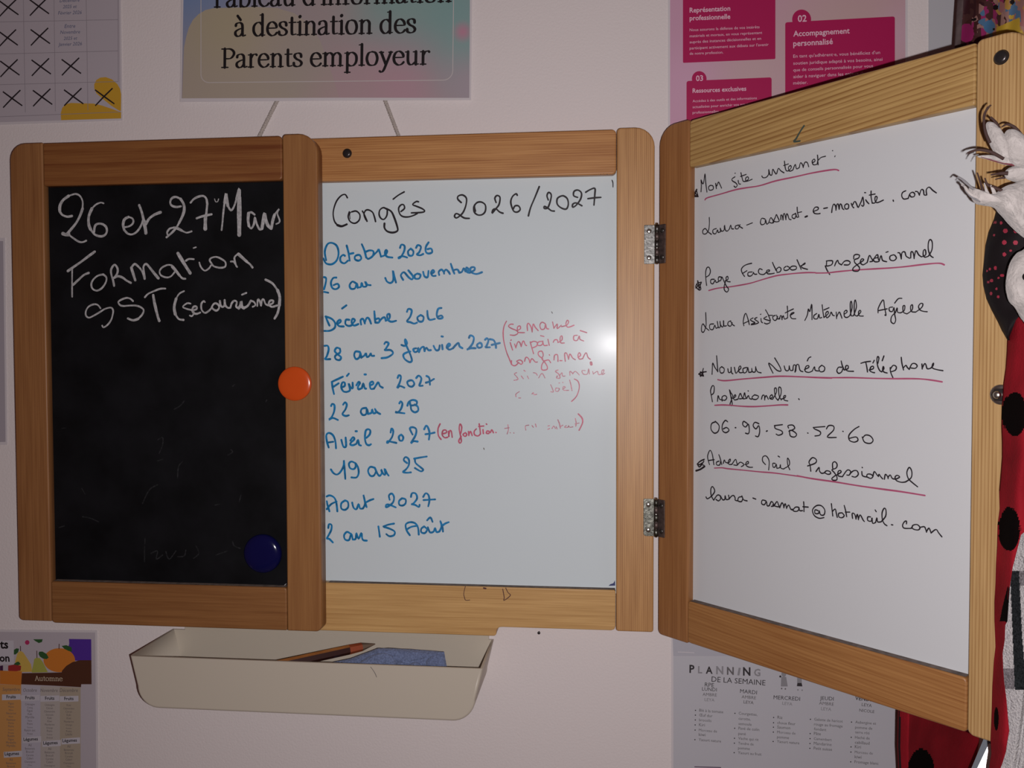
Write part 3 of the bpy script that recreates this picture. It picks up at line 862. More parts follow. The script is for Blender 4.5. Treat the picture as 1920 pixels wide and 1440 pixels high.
strokes(mb, RS, (1530, 440, 7.68), """150,380 190,375 240,380 230,430 180,450 150,450; 135,450 160,510 200,575; 150,450 155,385; 270,450 290,400 315,370 330,410 370,435; 370,435 410,385 460,375 495,400 470,435 410,435; 545,350 550,300 590,285 630,300 610,340 560,360 560,400 600,440 630,480 610,525 540,520 540,480 600,430;
 600,430 660,390 690,360 660,350 640,400 680,435 740,400; 740,400 770,300 800,340 820,380 780,390; 820,380 860,310 890,290 900,350 910,385 850,390 830,350 890,330; 910,385 940,300 960,370 1020,390; 1010,255 1040,245; 1120,290 1070,310 1070,360 1120,375 1160,340 1140,300 1120,290;
 1180,260 1210,270 1230,350; 1230,340 1240,260 1280,250 1300,310 1350,340; 1365,335 1370,250 1400,260 1415,345; 1415,330 1440,230 1480,290 1520,320; 1520,320 1580,290 1575,220 1550,230 1545,290 1570,325 1620,310; 1620,310 1670,220 1675,110 1645,70 1620,120 1620,220 1650,300 1690,330""", 19, ink_black)
strokes(mb, RS, (1305, 565, 8.727), """160,185 165,300 165,400 130,500 95,490 95,410 120,370 160,430 215,475; 290,370 230,380 230,450 280,460 310,390 330,440 370,420; 350,330 370,430 400,410 395,330; 400,380 430,420 450,400 450,320; 455,320 460,400 500,400; 570,320 530,340 525,390 570,405 595,350; 570,330 600,380 630,400;
 785,400 775,330 795,230 820,200 850,280 875,380; 775,365 870,320; 935,272 890,300 930,330 970,350 910,370; 1000,265 960,290 1020,335 1020,355 960,375 905,385; 1065,280 1070,330 1090,350; 1055,215 1065,210; 1160,250 1110,280 1150,300 1210,320 1210,350 1160,370 1120,355;
 1140,140 1180,210 1220,310; 1190,230 1255,230; 1300,230 1260,250 1270,300 1310,310 1340,250; 1320,225 1340,290 1370,270; 1370,290 1380,240 1400,240 1410,300; 1410,280 1430,235 1450,290 1500,270; 1495,80 1500,170 1500,270; 1460,190 1530,155 1595,125; 1560,220 1610,185 1570,190 1545,230 1570,280 1635,285""", 19, ink_black)
strokes(mb, RS, (1495, 550, 7.385), """105,375 140,300 155,215 175,255 200,150 205,250 205,365; 270,280 230,310 235,350 280,350 300,290 310,340 340,335; 345,160 355,250 370,335; 370,230 440,200; 370,335 430,280 420,250 395,280 410,340 450,310; 450,310 470,260 490,300 515,310; 540,260 545,350; 545,330 580,260 600,290 620,345;
 650,290 690,260 680,235 650,260 655,320 690,335 730,310; 730,310 760,200 750,110 735,150 745,300 780,310; 780,310 820,190 805,90 790,150 795,290 830,315; 830,315 880,260 870,235 850,260 860,310 915,315; 1120,270 1125,200 1190,90 1210,190 1230,300 1215,300; 1125,240 1245,215;
 1320,190 1275,200 1280,245 1320,250 1340,195 1350,290 1365,370 1340,420 1300,390 1310,320 1360,270; 1360,270 1385,200 1390,260 1430,270; 1350,135 1400,75 1450,70; 1430,270 1480,240 1490,175 1465,180 1470,260 1520,285; 1520,285 1590,230 1595,160 1570,180 1580,250 1640,260; 1640,260 1720,200 1740,150 1710,140 1680,180 1700,230 1750,250 1800,255""", 17, ink_black)
strokes(mb, RS, (1300, 655, 7.385), """w20 75,345 140,310 100,375 100,310 145,370 80,340; 110,320 180,310; 130,300 140,265; 260,345 265,260 270,190 300,250 335,300 340,300 325,90; 395,240 365,270 380,325 420,320 430,270 395,240; 480,270 490,320 520,310 525,250; 525,250 530,320 550,340; 570,250 590,330 620,300;
 620,300 660,260 650,230 630,260 640,320 690,320; 740,250 690,270 700,325 740,310 755,250 770,320; 770,320 810,310 810,260 820,310 860,310 865,240; 865,250 890,310 940,325; 1105,330 1070,260 1045,190 1100,230 1160,290 1215,300 1200,240 1130,120; 1260,230 1280,290 1320,290 1330,230; 1330,230 1345,290 1380,290;
 1380,290 1390,220 1420,230 1410,315; 1420,300 1430,220 1460,215 1480,290 1520,310; 1540,280 1600,250 1595,225 1560,240 1550,300 1600,320 1650,300; 1580,160 1600,120 1630,105; 1650,300 1680,240 1690,290 1740,300; 1780,220 1740,260 1760,310 1810,300 1820,250 1780,220;
 265,725 250,640 240,570 265,505 290,520 285,600 255,630; 335,720 345,640 365,690 400,700; 400,715 400,660 440,640 465,670 440,705 400,700; 500,560 520,650 540,750 530,780 510,760 530,700 545,640 520,600 510,570; 550,680 590,650 580,630 560,660 570,700 620,690;
 620,690 650,610 670,650 680,680 640,685; 690,680 710,600 720,640 730,680 690,685; 740,680 765,640 780,680 810,690; 758,575 764,578; 850,630 815,660 830,690 880,690 905,650 850,630; 945,690 960,640 985,640 990,700; 990,680 1010,640 1040,690; 1060,680 1100,660 1090,630 1065,650 1060,680 1090,690;
 1100,690 1150,600 1150,540 1125,550 1140,660 1175,705; 1175,705 1215,620 1215,540 1185,530 1190,640 1220,700; 1220,690 1270,670 1280,640 1255,650 1260,700 1310,715; 1460,685 1468,695""", 17, ink_black)
strokes(mb, RS, (1550, 655, 8.), """225,270 180,270 155,320 180,360 225,340 250,280; 220,175 235,240 265,310; 265,310 320,290 325,250 295,245 285,290 320,325 405,330; 515,210 580,190 660,180; 590,200 605,270 615,340; 640,310 700,290 700,255 665,265 650,320 690,345 720,350; 695,205 715,165;
 770,210 785,130 765,110 755,170 770,260 800,320 830,340; 830,330 860,290 850,255 840,300 860,340 910,355; 835,170 860,100; 955,275 960,340 995,425; 960,290 1000,240 1045,260 1035,310 975,335; 1120,120 1130,210 1155,310; 1150,280 1190,240 1210,270 1240,300; 1240,300 1280,220 1330,215 1360,250 1330,285 1270,280;
 1430,220 1435,295; 1435,280 1470,215 1490,230 1510,290 1560,285; 1560,285 1600,240 1605,205 1590,230 1590,280 1660,305 1745,320""", 20, ink_black)
strokes(mb, RS, (1315, 775, 5.647), """150,90 110,110 105,170 140,210 180,190 190,130 150,85; 280,90 255,75 225,120 225,180 260,205 295,180 270,150 235,165; 360,152 367,152; 490,110 450,85 440,120 470,145 500,115 510,180 500,215 470,210; 610,110 570,95 550,130 580,165 610,130 620,190 605,245 575,240; 690,190 700,185;
 775,130 860,120; 780,130 785,160 850,185 860,215 820,232 795,220; 925,155 920,130 970,125 990,160 940,185 930,190; 935,190 945,240 990,250 1010,220 970,185 935,180; 1125,208 1131,210; 1185,150 1310,140; 1190,150 1200,165 1260,195 1255,230 1205,240; 1325,165 1350,130 1400,135 1400,180 1335,250 1430,255;
 1498,190 1503,192; 1670,140 1620,170 1565,230 1570,285 1620,305 1660,285 1640,250 1570,265; 1710,260 1740,230 1790,240 1820,285 1790,318 1730,305 1705,250""", 14, ink_black)
strokes(mb, RS, (1295, 835, 9.14), """w24 235,240 170,270 120,320 150,370 190,330 230,270; 110,320 230,340; w34 95,435 170,410 240,360; 140,340 200,300; 325,330 300,250 295,170 335,85 375,160 400,330; 310,260 405,245; 490,270 445,290 450,335 500,335 515,280; 485,160 510,230 535,330; 560,310 580,250 600,290 640,300; 640,310 680,270 680,235 650,270 660,325 710,325;
 710,325 770,240 790,290 800,340 740,335; 800,340 850,290 900,310 910,340 870,365; 930,330 990,310 985,275 950,300 960,350 1010,375 1065,375; 1285,330 1235,270 1240,200 1290,180 1335,230 1350,300 1340,420; 1450,310 1410,310 1415,370 1450,370 1470,320 1480,390; 1480,395 1530,380 1540,330 1550,390 1600,405; 1500,185 1525,200; 1600,400 1690,340 1690,260 1660,220 1665,330 1700,415""", 20, ink_black)
strokes(mb, RS, (1495, 845, 7.68), """195,295 185,210 170,160 220,100 275,130 260,180 150,220; 270,300 315,240 320,290 350,325 390,320; 390,320 420,290 470,300 480,330 440,340 390,315; 510,250 510,180 545,160 575,200 560,250 500,275 530,310 570,370 570,420 520,425 500,400 560,350; 570,350 630,310 620,285 590,300 590,360 650,375; 650,375 720,280 770,300 750,350 715,350; 760,330 810,290 860,290 880,340 840,380 790,370;
 930,300 940,360 1000,380; 935,240 938,245; 1000,380 1010,340 1060,340 1090,370 1060,400 1010,380; 1090,370 1110,300 1150,350 1170,370; 1170,360 1180,340 1200,370 1230,405; 1255,410 1270,340 1300,370 1310,400; 1310,380 1340,350 1370,400 1420,410; 1420,410 1475,380 1440,355 1410,380 1430,430 1500,455 1560,450; 1560,450 1640,390 1650,300 1615,240 1580,310 1600,400 1660,460 1735,520""", 19, ink_black)
strokes(mb, RS, (1315, 900, 7.68), """70,245 90,270 150,230 195,160 165,95 140,130 145,220 180,290; 180,290 230,220 270,225 280,270 250,300 215,280; 280,230 310,285 340,280; 340,280 345,225 360,280 400,270 395,220; 400,275 440,230 470,225 490,260 490,290 530,300; 590,240 540,250 530,300 580,310 600,260; 585,230 610,285 660,300; 745,260 785,275;
 930,300 880,290 870,340 910,355 940,310 950,370 980,370; 980,370 1010,310 1040,340 1050,370 1010,380; 1050,370 1090,310 1110,350 1120,385 1060,375 1030,355; 1130,400 1160,330 1180,350 1190,400; 1190,390 1210,340 1230,410; 1230,400 1260,360 1290,420 1320,430; 1320,430 1360,390 1410,400 1390,445 1340,450 1310,420; 1400,390 1420,440 1460,440; 1475,315 1480,390 1480,455; 1465,385 1540,390;
 1680,440 1640,430 1640,480 1690,480 1700,440 1720,500 1770,500 1780,430 1730,370 1660,370 1605,430 1630,510 1700,550 1770,540""", 19, ink_black)
strokes(mb, RS, (1535, 925, 7.68), """185,150 195,240 205,325; 200,260 240,225 255,280 270,345; 340,280 290,290 295,340 340,350 370,320 340,280; 370,175 390,250 405,335; 385,270 450,270; 490,360 485,290 520,300 540,370; 540,360 560,300 575,380; 575,370 600,310 640,380 660,405; 750,340 710,340 710,390 760,400 770,350 780,430 820,420; 820,420 840,350 850,410 900,410; 815,240 830,265;
 900,410 965,330 970,240 945,215 915,280 920,380 950,440 985,465; 1050,452 1068,455; 1265,440 1265,400 1235,410 1210,460 1230,500 1300,505; 1300,505 1340,500 1360,460 1420,450 1460,490 1440,525 1380,520 1340,495; 1460,490 1520,480 1540,510 1555,560; 1555,550 1590,500 1620,570; 1620,570 1690,520 1730,570 1775,625""", 19, ink_black)
for crop, st, wd in (((1295, 275, 6.62), "180,660 210,635 370,590 560,535 700,510 860,485 1060,425 1300,375 1500,330 1700,295 1800,285 1840,297", 19),
                     ((1300, 480, 8.348), "245,540 380,505 560,485 720,460 900,425 1100,365 1300,310 1480,285 1650,268 1800,260 1920,262", 21),
                     ((1530, 440, 7.68), "0,553 170,550 300,535 450,520 640,505 900,490 1100,478 1300,460 1500,435 1700,415 1800,415 1850,435", 22),
                     ((1300, 655, 7.385), "340,420 400,432 480,432 700,410 950,390 1200,373 1480,380 1700,390 1920,397", 21),
                     ((1300, 655, 7.385), "300,775 400,770 520,775 650,787 820,793 1000,785 1200,770 1310,770", 20),
                     ((1550, 655, 8.), "0,427 200,425 400,425 700,435 1000,440 1300,440 1450,447 1600,465 1735,488", 23),
                     ((1295, 835, 9.14), "410,390 540,385 640,400 900,425 1200,455 1400,470 1600,495 1920,540", 23),
                     ((1495, 845, 7.68), "0,360 200,400 550,450 850,500 1200,550 1500,590 1840,645", 24)):
    strokes(mb, RS, crop, st, wd, ink_rose, off=.2)
leaf = mb.build('whiteboard_leaf', recalc=False)
leaf.matrix_basis = Matrix.Translation(Vector(W(P0))) @ Matrix.Rotation(-ANG, 4, 'Z')
leaf.parent = board
leaf.matrix_parent_inverse = world_of(board).inverted()
leaf['label'] = 'white panel with contact details in black marker underlined in pink'
wr1 = wood('pine_hinge_stile', (.23, .088, .033), (.39, .18, .075), 'Z', 3.0, 4, 41.2, contrast=.2)
wr2 = wood('pine_outer_stile', (.32, .17, .07), (.56, .36, .185), 'Z', 2.4, 1.2, 47.7, contrast=.8)
wr3 = wood('pine_leaf2_top_rail', (.27, .135, .048), (.52, .33, .145), 'X', 4.2, 2.6, 53.3, tilt=5, contrast=.85, stretch=.13, blotch=.2)
wr4 = wood('pine_leaf2_bottom_rail', (.24, .09, .03), (.42, .205, .082), 'X', 3.2, 4.0, 61.9, tilt=-3, contrast=.4, stretch=.08)
mb = MB(); plank(mb, 0, SW, 0, 500, 0, 20, (5, 1.5, 3, 19), wr1, T=L); mb.build('stile', leaf, True)
mb = MB(); plank(mb, WL - SW, WL, 0, 500, 0, 20, (5, 5, 19, 4), wr2, T=L); mb.build('stile', leaf, True)
mb = MB(); plank(mb, SW + .4, WL - SW - .4, ZTI, ZRT, 0, 20, (2, 2, 2, 4), wr3, T=L)
FL = leaf_surf(0)
strokes(mb, FL, (1240, 0, 4.), "1070,945 1040,990 1012,1040 995,1062 1040,1058", 15, ink_green, off=.06)
mb.build('rail', leaf, True)
mb = MB(); plank(mb, SW + .4, WL - SW - .4, 1, ZBI, 0, 20, (4, 3, 4, 3), wr4, T=L); mb.build('rail', leaf, True)
mb = MB(); mb.add([L((SW + 2, 1.2, ZBI + .15)), L((WL - SW - 2, 1.2, ZBI + .15)), L((WL - SW - 2, REC, ZBI + .15)), L((SW + 2, REC, ZBI + .15))], [[0, 1, 2, 3]], grime_m); mb.build('ledge_dust', leaf, True)
u_, z_ = atl(1877.5, 107.5)
stud('catch_stud', (u_, 0, z_), 4.6, leaf, None, L, True)
# bolt of the knob on the far side
u_, z_ = atl(1877, 740)
mb = MB()
lathe_y(mb, (u_, 0, z_), [(7.2, -1), (7.2, .8), (6.6, 1.2), (3.2, 1.2)], screw_m, 26, L)
bolt = mb.build('washer', leaf, True)
mb = MB()
hexv = [(u_ + 5.0 * math.cos(math.pi / 3 * k), z_ + 5.0 * math.sin(math.pi / 3 * k)) for k in range(6)]
plank(mb, 0, 0, 0, 0, -5, -1, None, dark_steel, bev=.6, T=L, outline=hexv)
mb.build('hex_nut', leaf, True)
mb = MB(); lathe_y(mb, (u_, -1, z_), [(2.6, 0), (2.6, 6.6), (2.1, 7.4), (.2, 7.5)], screw_m, 18, L); mb.build('bolt_end', leaf, True)

# --- hinges
for (v0, v1, worn) in ((422, 495, steel_m), (935, 1005, mat('dark_worn_zinc', (.15, .15, .13), rough=.42, metal=1., noise=.6, nscale=300, bump=.25, bscale=420))):
    zt, zb = at(1218, v0, YC).z, at(1218, v1, YC).z
    xa = at(1207.5, 460, YC).x
    mb = MB()
    plank(mb, xa, .2, zb, zt, YC - 1.0, YC + .2, (1, .3, .3, 1) if worn is steel_m else (3, .3, .3, 1), worn, .3)
    # the plate screwed to the leaf
    ub = atl(1248.5, 460)[0]
    TL = lambda q: W(P0 + Ex * q[0] + Ey * q[1] + Vector((0, 0, q[2])))
    plank(mb, .3, ub, zb + .9, zt + .9, -1.0, .2, (.3, 1, 1, .3), steel_dark_refl, .3, T=TL)
    ck = Vector((2.2, YC - 2.6, 0))
    n5 = 5
    for k in range(n5):
        a, b = zb + (zt - zb) * k / n5 + .25, zb + (zt - zb) * (k + 1) / n5 - .25
        tube(mb, [(ck.x, ck.y, a), (ck.x, ck.y, b)], 2.0, steel_dark_refl if k % 2 else worn, 14)
    tube(mb, [(ck.x, ck.y, zb - .6), (ck.x, ck.y, zt + 1.4)], 1.3, screw_m, 12)
    h = mb.build('hinge', board)
    for zz in (zb + (zt - zb) * .16, zb + (zt - zb) * .84):
        mb = MB()
        lathe_y(mb, ((xa) * .52, YC - 1.0, zz), [(2.3, 0), (2.2, .35), (1.5, .7), (.3, .85)], screw_m, 18)
        plank(mb, xa * .52 - 1.3, xa * .52 + 1.3, zz - .25, zz + .25, YC - 2.0, YC - 1.5, (.05,) * 4, dark_steel, .05)
        mb.build('screw', h)
        mb = MB()
        c = P0 + Ex * (ub * .55) + Ey * -1.0 + Vector((0, 0, zz + .9))
        lathe_y(mb, c, [(2.3, 0), (2.2, .35), (1.5, .7), (.3, .85)], steel_m, 18, axis=-Ey)
        mb.build('screw', h)

# --- cord the board hangs from, its top behind the title sheet
cord_m = mat('cotton_cord', (.50, .44, .40), rough=.95, spec=.1, noise=.25, nscale=900, bump=1., bscale=900)
mb = MB()
a, b = at(486, 256, -3), at(747, 254, -3)
c1, c2 = at(521, 186, -3), at(721, 186, -3)
top = Vector(((c1.x + c2.x) / 2, -3, c1.z + 90))
pl = [a + (c1 - a) * (-.55)] + [a + (c1 - a) * t for t in (0, .35, .7, 1.0, 1.5, 2.0)] + [top + Vector((-22, 0, -6)), top + Vector((0, 0, 1)), top + Vector((22, 0, -6))] + \
     [b + (c2 - b) * t for t in (2.0, 1.5, 1.0, .7, .35, 0)] + [b + (c2 - b) * (-.55)]
for st in range(3):
    sp = []
    nseg = 150
    cum = smooth([(q.x, q.z) for q in pl], 10)
    for i, q in enumerate(cum):
        ang = i * 1.15 + st * 2 * math.pi / 3
        t0, t1 = cum[max(i - 1, 0)], cum[min(i + 1, len(cum) - 1)]
        l = math.dist(t0, t1) or 1
        nx_, nz_ = -(t1[1] - t0[1]) / l, (t1[0] - t0[0]) / l
        sp.append((q[0] + nx_ * 1.05 * math.cos(ang), -3 + 1.05 * math.sin(ang), q[1] + nz_ * 1.05 * math.cos(ang)))
    tube(mb, sp, 1.15, cord_m, 7)
mb.build('hanging_cord', board, recalc=False)

# ---------------------------------------------------------------- tray under the board and what lies in it
tray_m = mat('cream_plastic', (.53, .47, .385), rough=.42, spec=.45, bump=.02, bscale=900)
tx0, tx1, tz, tb, tyf, tyb = -513.9, -163.0, -18.9, -70.2, -87., -1.


def tray_profile(ins):
    r = 22 - ins
    x0, x1, b = tx0 + ins, tx1 - ins, tb + ins
    tp = 7.
    pts = [(x0, tz)]
    for k in range(11):
        a = math.radians(180 + 9 * k)
        pts.append((x0 + tp + r + r * math.cos(a), b + r + r * math.sin(a)))
    for k in range(11):
        a = math.radians(270 + 9 * k)
        pts.append((x1 - tp - r + r * math.cos(a), b + r + r * math.sin(a)))
    pts.append((x1, tz))
    return pts


mb = MB()
rings = []
for k in range(5):
    a = math.radians(90 * k / 4)
    q = tray_profile(2.4 * (1 - math.sin(a)))
    yy = tyf + 2.4 * (1 - math.cos(a))
    rings.append([(x, yy, z) for x, z in q])
rings.append([(x, tyb, z) for x, z in tray_profile(0)])
n = len(rings[0])
verts = [W(p) for r in rings for p in r]
inn = [[(x, tyf + 2.2, z) for x, z in tray_profile(2.2)], [(x, tyb - 2.2, z) for x, z in tray_profile(2.2)]]
o2 = len(verts)
verts += [W(p) for r in inn for p in r]
mb.add(verts, [], tray_m)
km = mb.mi(tray_m)


def F(idx, sm=False):
    mb.f.append(idx); mb.m.append(km); mb.smooth.append(sm)


F(list(range(n)))
for k in range(len(rings) - 1):
    for i in range(n - 1):
        F([k * n + i, k * n + i + 1, (k + 1) * n + i + 1, (k + 1) * n + i], True)
F(list(range((len(rings) - 1) * n, len(rings) * n)))
F(list(range(o2, o2 + n)))
F(list(range(o2 + n, o2 + 2 * n)))
for i in range(n - 1):
    F([o2 + i, o2 + i + 1, o2 + n + i + 1, o2 + n + i], True)
lo = (len(rings) - 1) * n
for e in (0, n - 1):          # side rims
    for k in range(len(rings) - 1):
        pass
    F([k * n + e for k in range(len(rings))] + [o2 + n + e, o2 + e])
F([0, n - 1, o2 + n - 1, o2])                                   # front rim
F([lo, lo + n - 1, o2 + n + n - 1, o2 + n])                     # back rim
plank(mb, tx0 + 14, tx1 - 5, tz - 3, -9.6, tyb - 2.0, tyb, (.1, .1, 3, 6), tray_m, .5)
TS = wall_surf(tyf)
strokes(mb, TS, (530, 1190, 5.818), "960,352 985,385 1010,425 1025,462", 7, mat('pencil_scratch', (.16, .14, .13), rough=.8), off=.06)
tray = mb.build('storage_tray')
tag(tray, 'long cream plastic tray hanging under the message board', 'tray')

# pencil
pen_b = mat('pencil_lacquer', (.36, .14, .04), rough=.3, spec=.5, noise=.2, nscale=120)
pen_d = mat('pencil_dark_stripe', (.035, .010, .008), rough=.3)
pen_r = mat('pencil_red_lacquer', (.30, .065, .025), rough=.35)
pen_t = mat('pencil_tip_wood', (.16, .105, .07), rough=.6)
T1 = at(703.5, 1207.5, -14)
T0 = at(556, 1240, -62)
ax = (T1 - T0).normalized()
S0 = T0 - ax * 26
e1 = Vector((0, -1, 0)); e1 = (e1 - ax * e1.dot(ax)).normalized()
e2 = ax.cross(e1)
Lp = (T1 - S0).length
pencil = empty('pencil', W(S0), 'orange-brown pencil leaning slantwise inside the cream tray', 'pencil')


def hexbar(a, b, r0, r1, mfun, rot=.26):
    m = MB()
    vs = []
    for (t, r) in ((a, r0), (b, r1)):
        for k in range(6):
            an = rot + math.pi / 3 * k
            vs.append(W(S0 + ax * (Lp * t) + (e1 * math.cos(an) + e2 * math.sin(an)) * r))
    for k in range(6):
        j = (k + 1) % 6
        m.add([vs[k], vs[j], vs[6 + j], vs[6 + k]], [[0, 1, 2, 3]], mfun(k))
    m.add(vs[:6], [[5, 4, 3, 2, 1, 0]], mfun(0))
    m.add(vs[6:], [[0, 1, 2, 3, 4, 5]], mfun(0))
    return m


hexbar(0, .74, 4.9, 4.9, lambda k: pen_d if k in (0, 5) else pen_b).build('barrel', pencil)
hexbar(.74, .865, 4.9, 4.3, lambda k: pen_r).build('collar', pencil)
hexbar(.865, 1.0, 4.3, .5, lambda k: pen_t).build('tip', pencil)

# blue wiping cloth
cloth_blue = mat('blue_terry', (.15, .185, .31), rough=1., spec=.05, noise=.3, nscale=600, bump=1.2, bscale=500, sheen=.2)


def pillow(mb, outline, yb, depth, material, rings=7, jitter=0., back=None, dense=3):
    """solid cushion-like body behind/over a photo outline standing at y = yb, bulging towards the viewer"""
    pts = []
    nn = len(outline)
    for i in range(nn):
        p0, p1, p2, p3 = outline[i - 1], outline[i], outline[(i + 1) % nn], outline[(i + 2) % nn]
        for j in range(dense):
            t = j / dense
            pts.append(tuple(.5 * (2 * p1[d] + (p2[d] - p0[d]) * t + (2 * p0[d] - 5 * p1[d] + 4 * p2[d] - p3[d]) * t * t + (3 * p1[d] - p0[d] - 3 * p2[d] + p3[d]) * t ** 3) for d in (0, 1)))
    P = [at(u, v, yb) for u, v in pts]
    c = sum(P, Vector()) / len(P)
    n = len(P)
    vs, fs = [], []
    for side in (1, -1):
        dep = depth if side == 1 else (depth * .6 if back is None else back)
        for k in range(rings):
            a = math.pi / 2 * k / (rings - 1)
            s, h = math.cos(a) if k < rings - 1 else .02, math.sin(a)
            for q in P:
                d = c + (q - c) * (s ** .8)
                jj = jitter * (random.random() - .5) * (1 if k else .3)
                vs.append(W((d.x + jj, d.y - side * h * dep + jj, d.z + jj)))
        o = 0 if side == 1 else rings * n
        for k in range(rings - 1):
            for i in range(n):
                j = (i + 1) % n
                fs.append([o + k * n + i, o + k * n + j, o + (k + 1) * n + j, o + (k + 1) * n + i])
        fs.append([o + (rings - 1) * n + i for i in range(n)])
    mb.add(vs, fs, material, True)
    return c


mb = MB()
pillow(mb, [(598, 1262), (617, 1244), (655, 1235), (680, 1226), (703, 1217.5), (712, 1215.5), (740, 1216), (790, 1219), (829, 1221.8), (833, 1224), (836, 1240), (839, 1262), (836, 1285), (720, 1287), (605, 1280)], -38, 8, cloth_blue, 9, .7)
pillow(mb, [(668, 1250), (684, 1236), (700, 1228), (718, 1224.5), (733, 1229), (741, 1240), (742, 1262), (700, 1270)], -49, 4, cloth_blue, 7, .5)
pillow(mb, [(752, 1256), (766, 1247), (780, 1241), (788, 1248), (793, 1268), (765, 1270)], -49, 4, cloth_blue, 7, .5)
pillow(mb, [(800, 1238), (828, 1226), (834, 1240), (836, 1268), (806, 1270)], -46, 3, cloth_blue, 7, .5)
tag(mb.build('wiping_cloth'), 'crumpled blue cloth lying in the right half of the cream tray', 'cloth')

# nail in the wall
mb = MB()
c = at(1010.5, 1186.5, -3)
lathe_y(mb, (c.x, -3, c.z), [(.8, -8), (.8, 0), (1.5, .1), (1.5, .8), (1.1, 1.3), (.2, 1.5)], dark_steel, 18)
tag(mb.build('wall_nail'), 'small dark nail head in the wall just below the middle board', 'nail')

# magnets
om = mat('orange_plastic', (.66, .085, .012), rough=.22, spec=.5)
bm_ = mat('navy_plastic', (.004, .005, .055), rough=.14, spec=.5)


def magnet(c, r, m, dome, lab):
    mb = MB()
    prof = [(r * .98, 0), (r, .6), (r, 2.6)]
    for k in range(1, 9):
        a = math.pi / 2 * k / 9
        prof.append((r * (math.cos(a) ** .55), 2.6 + dome * math.sin(a)))
    prof.append((r * .02, 2.6 + dome))
    lathe_y(mb, c, prof, m, 48)
    return tag(mb.build('round_magnet'), lab, 'magnet', 'magnets on the message board')


p = at(552, 719.5, YL - 3)
magnet((p.x, YL, p.z), 17.3, om, 2.2, 'round orange magnet stuck on the wooden stile beside the black panel')
p = at(491.5, 1038.5, YL + REC - 4)
magnet((p.x, YL + REC, p.z), 20., bm_, 5.5, 'round dark blue magnet in the lower right corner of the black panel')

# ---------------------------------------------------------------- papers on the wall
lam_m = mat('laminate_margin', (.66, .61, .63), rough=.3, spec=.5)


def grad_paper(name, stops, ctr, noise=.25):
    """printed wash of colours: stops = [(x, z, radius, rgb)] in millimetres over a ground colour"""
    m = bpy.data.materials.new(name)
    m.use_nodes = True
    nt = m.node_tree
    N = nt.nodes.new
    b = nt.nodes['Principled BSDF']
    b.inputs['Roughness'].default_value = .38
    tc = N('ShaderNodeTexCoord')
    cur = None
    for (x, z, rad, rgb) in stops:
        if rad is None:
            base = N('ShaderNodeRGB'); base.outputs[0].default_value = tuple(rgb) + (1,)
            cur = base.outputs[0]
            continue
        d = N('ShaderNodeVectorMath'); d.operation = 'DISTANCE'
        nt.links.new(tc.outputs['Object'], d.inputs[0])
        d.inputs[1].default_value = W((x, -5, z))
        mr = N('ShaderNodeMapRange')
        mr.interpolation_type = 'SMOOTHSTEP'
        mr.inputs[1].default_value = 0
        mr.inputs[2].default_value = rad * .001
        mr.inputs[3].default_value = 1
        mr.inputs[4].default_value = 0
        nt.links.new(d.outputs['Value'], mr.inputs[0])
        mx = N('ShaderNodeMix'); mx.data_type = 'RGBA'
        nt.links.new(mr.outputs[0], mx.inputs[0])
        nt.links.new(cur, mx.inputs[6])
        mx.inputs[7].default_value = tuple(rgb) + (1,)
        cur = mx.outputs[2]
    nt.links.new(cur, b.inputs['Base Color'])
    return m


def P2(u, v, y=-5):
    q = at(u, v, y)
    return (q.x, q.z)


# title sheet
def st(u, v, rad, rgb):
    q = P2(u, v)
    return (q[0], q[1], rad, rgb)


title_m = grad_paper('title_print', [(0, 0, None, (.40, .33, .33)), st(340, -60, 150, (.17, .27, .48)), st(830, 20, 110, (.20, .36, .36)), st(870, 90, 60, (.25, .38, .37)), st(760, 0, 90, (.26, .38, .36)), st(740, 175, 90, (.48, .30, .35)),
                                     st(640, 190, 80, (.46, .32, .34)), st(868, 60, 14, (.50, .25, .33)), st(880, 160, 50, (.40, .34, .38))], None)
blob_m = grad_paper('title_beige', [(0, 0, None, (.44, .37, .30)), st(420, 40, 80, (.45, .385, .265)), st(600, 110, 90, (.41, .35, .31)), st(640, 190, 60, (.45, .33, .33))], None)
print_k = mat('black_print', (.012, .010, .011), rough=.4)
TSf = wall_surf(-5.4)
mb = MB()
slab(mb, TSf, [(337.5, 191), (610, 188.5), (883, 187.5), (886.5, -160), (341.5, -160)], lam_m, .35, 0)
poly(mb, TSf, [(340.5, 184.5), (640, 183.2), (880, 183.6), (882, -156), (347, -156)], title_m, .06)
poly(mb, TSf, [(342, 184.3), (345, 90), (349, 70), (354, 52), (362, 37), (372, 27), (385, 19), (400, 15.5), (430, 14.5), (480, 13), (520, 15), (552, 25), (580, 45), (600, 75), (612, 110), (626, 150), (636, 183.2)], blob_m, .1)
wline = mat('pale_outline', (.56, .51, .50), rough=.4)
ol = [(377, -40), (377, 140)]
for k in range(7):
    a = math.radians(180 - 15 * k)
    ol.append((392 + 15 * math.cos(a), 140 + 15 * math.sin(a)))
for k in range(7):
    a = math.radians(90 - 15 * k)
    ol.append((831 + 18 * math.cos(a), 132.5 + 18 * math.sin(a)))
ol.append((851, -40))
ribbon(mb, TSf, [TSf.px(*q) for q in ol], .75, wline, .14, False)
serif(mb, TSf, "Tableau d'information", (392, 14.5), (848, 3.5), 25.5, print_k, .2)
serif(mb, TSf, 'à destination des', (439, 68.5), (781, 61.5), 25.5, print_k, .2)
serif(mb, TSf, 'Parents employeur', (414, 127.5), (806, 121), 25, print_k, .2)
tag(mb.build('title_sheet', recalc=False), 'laminated landscape sheet with large serif title hanging above the message board', 'sign')

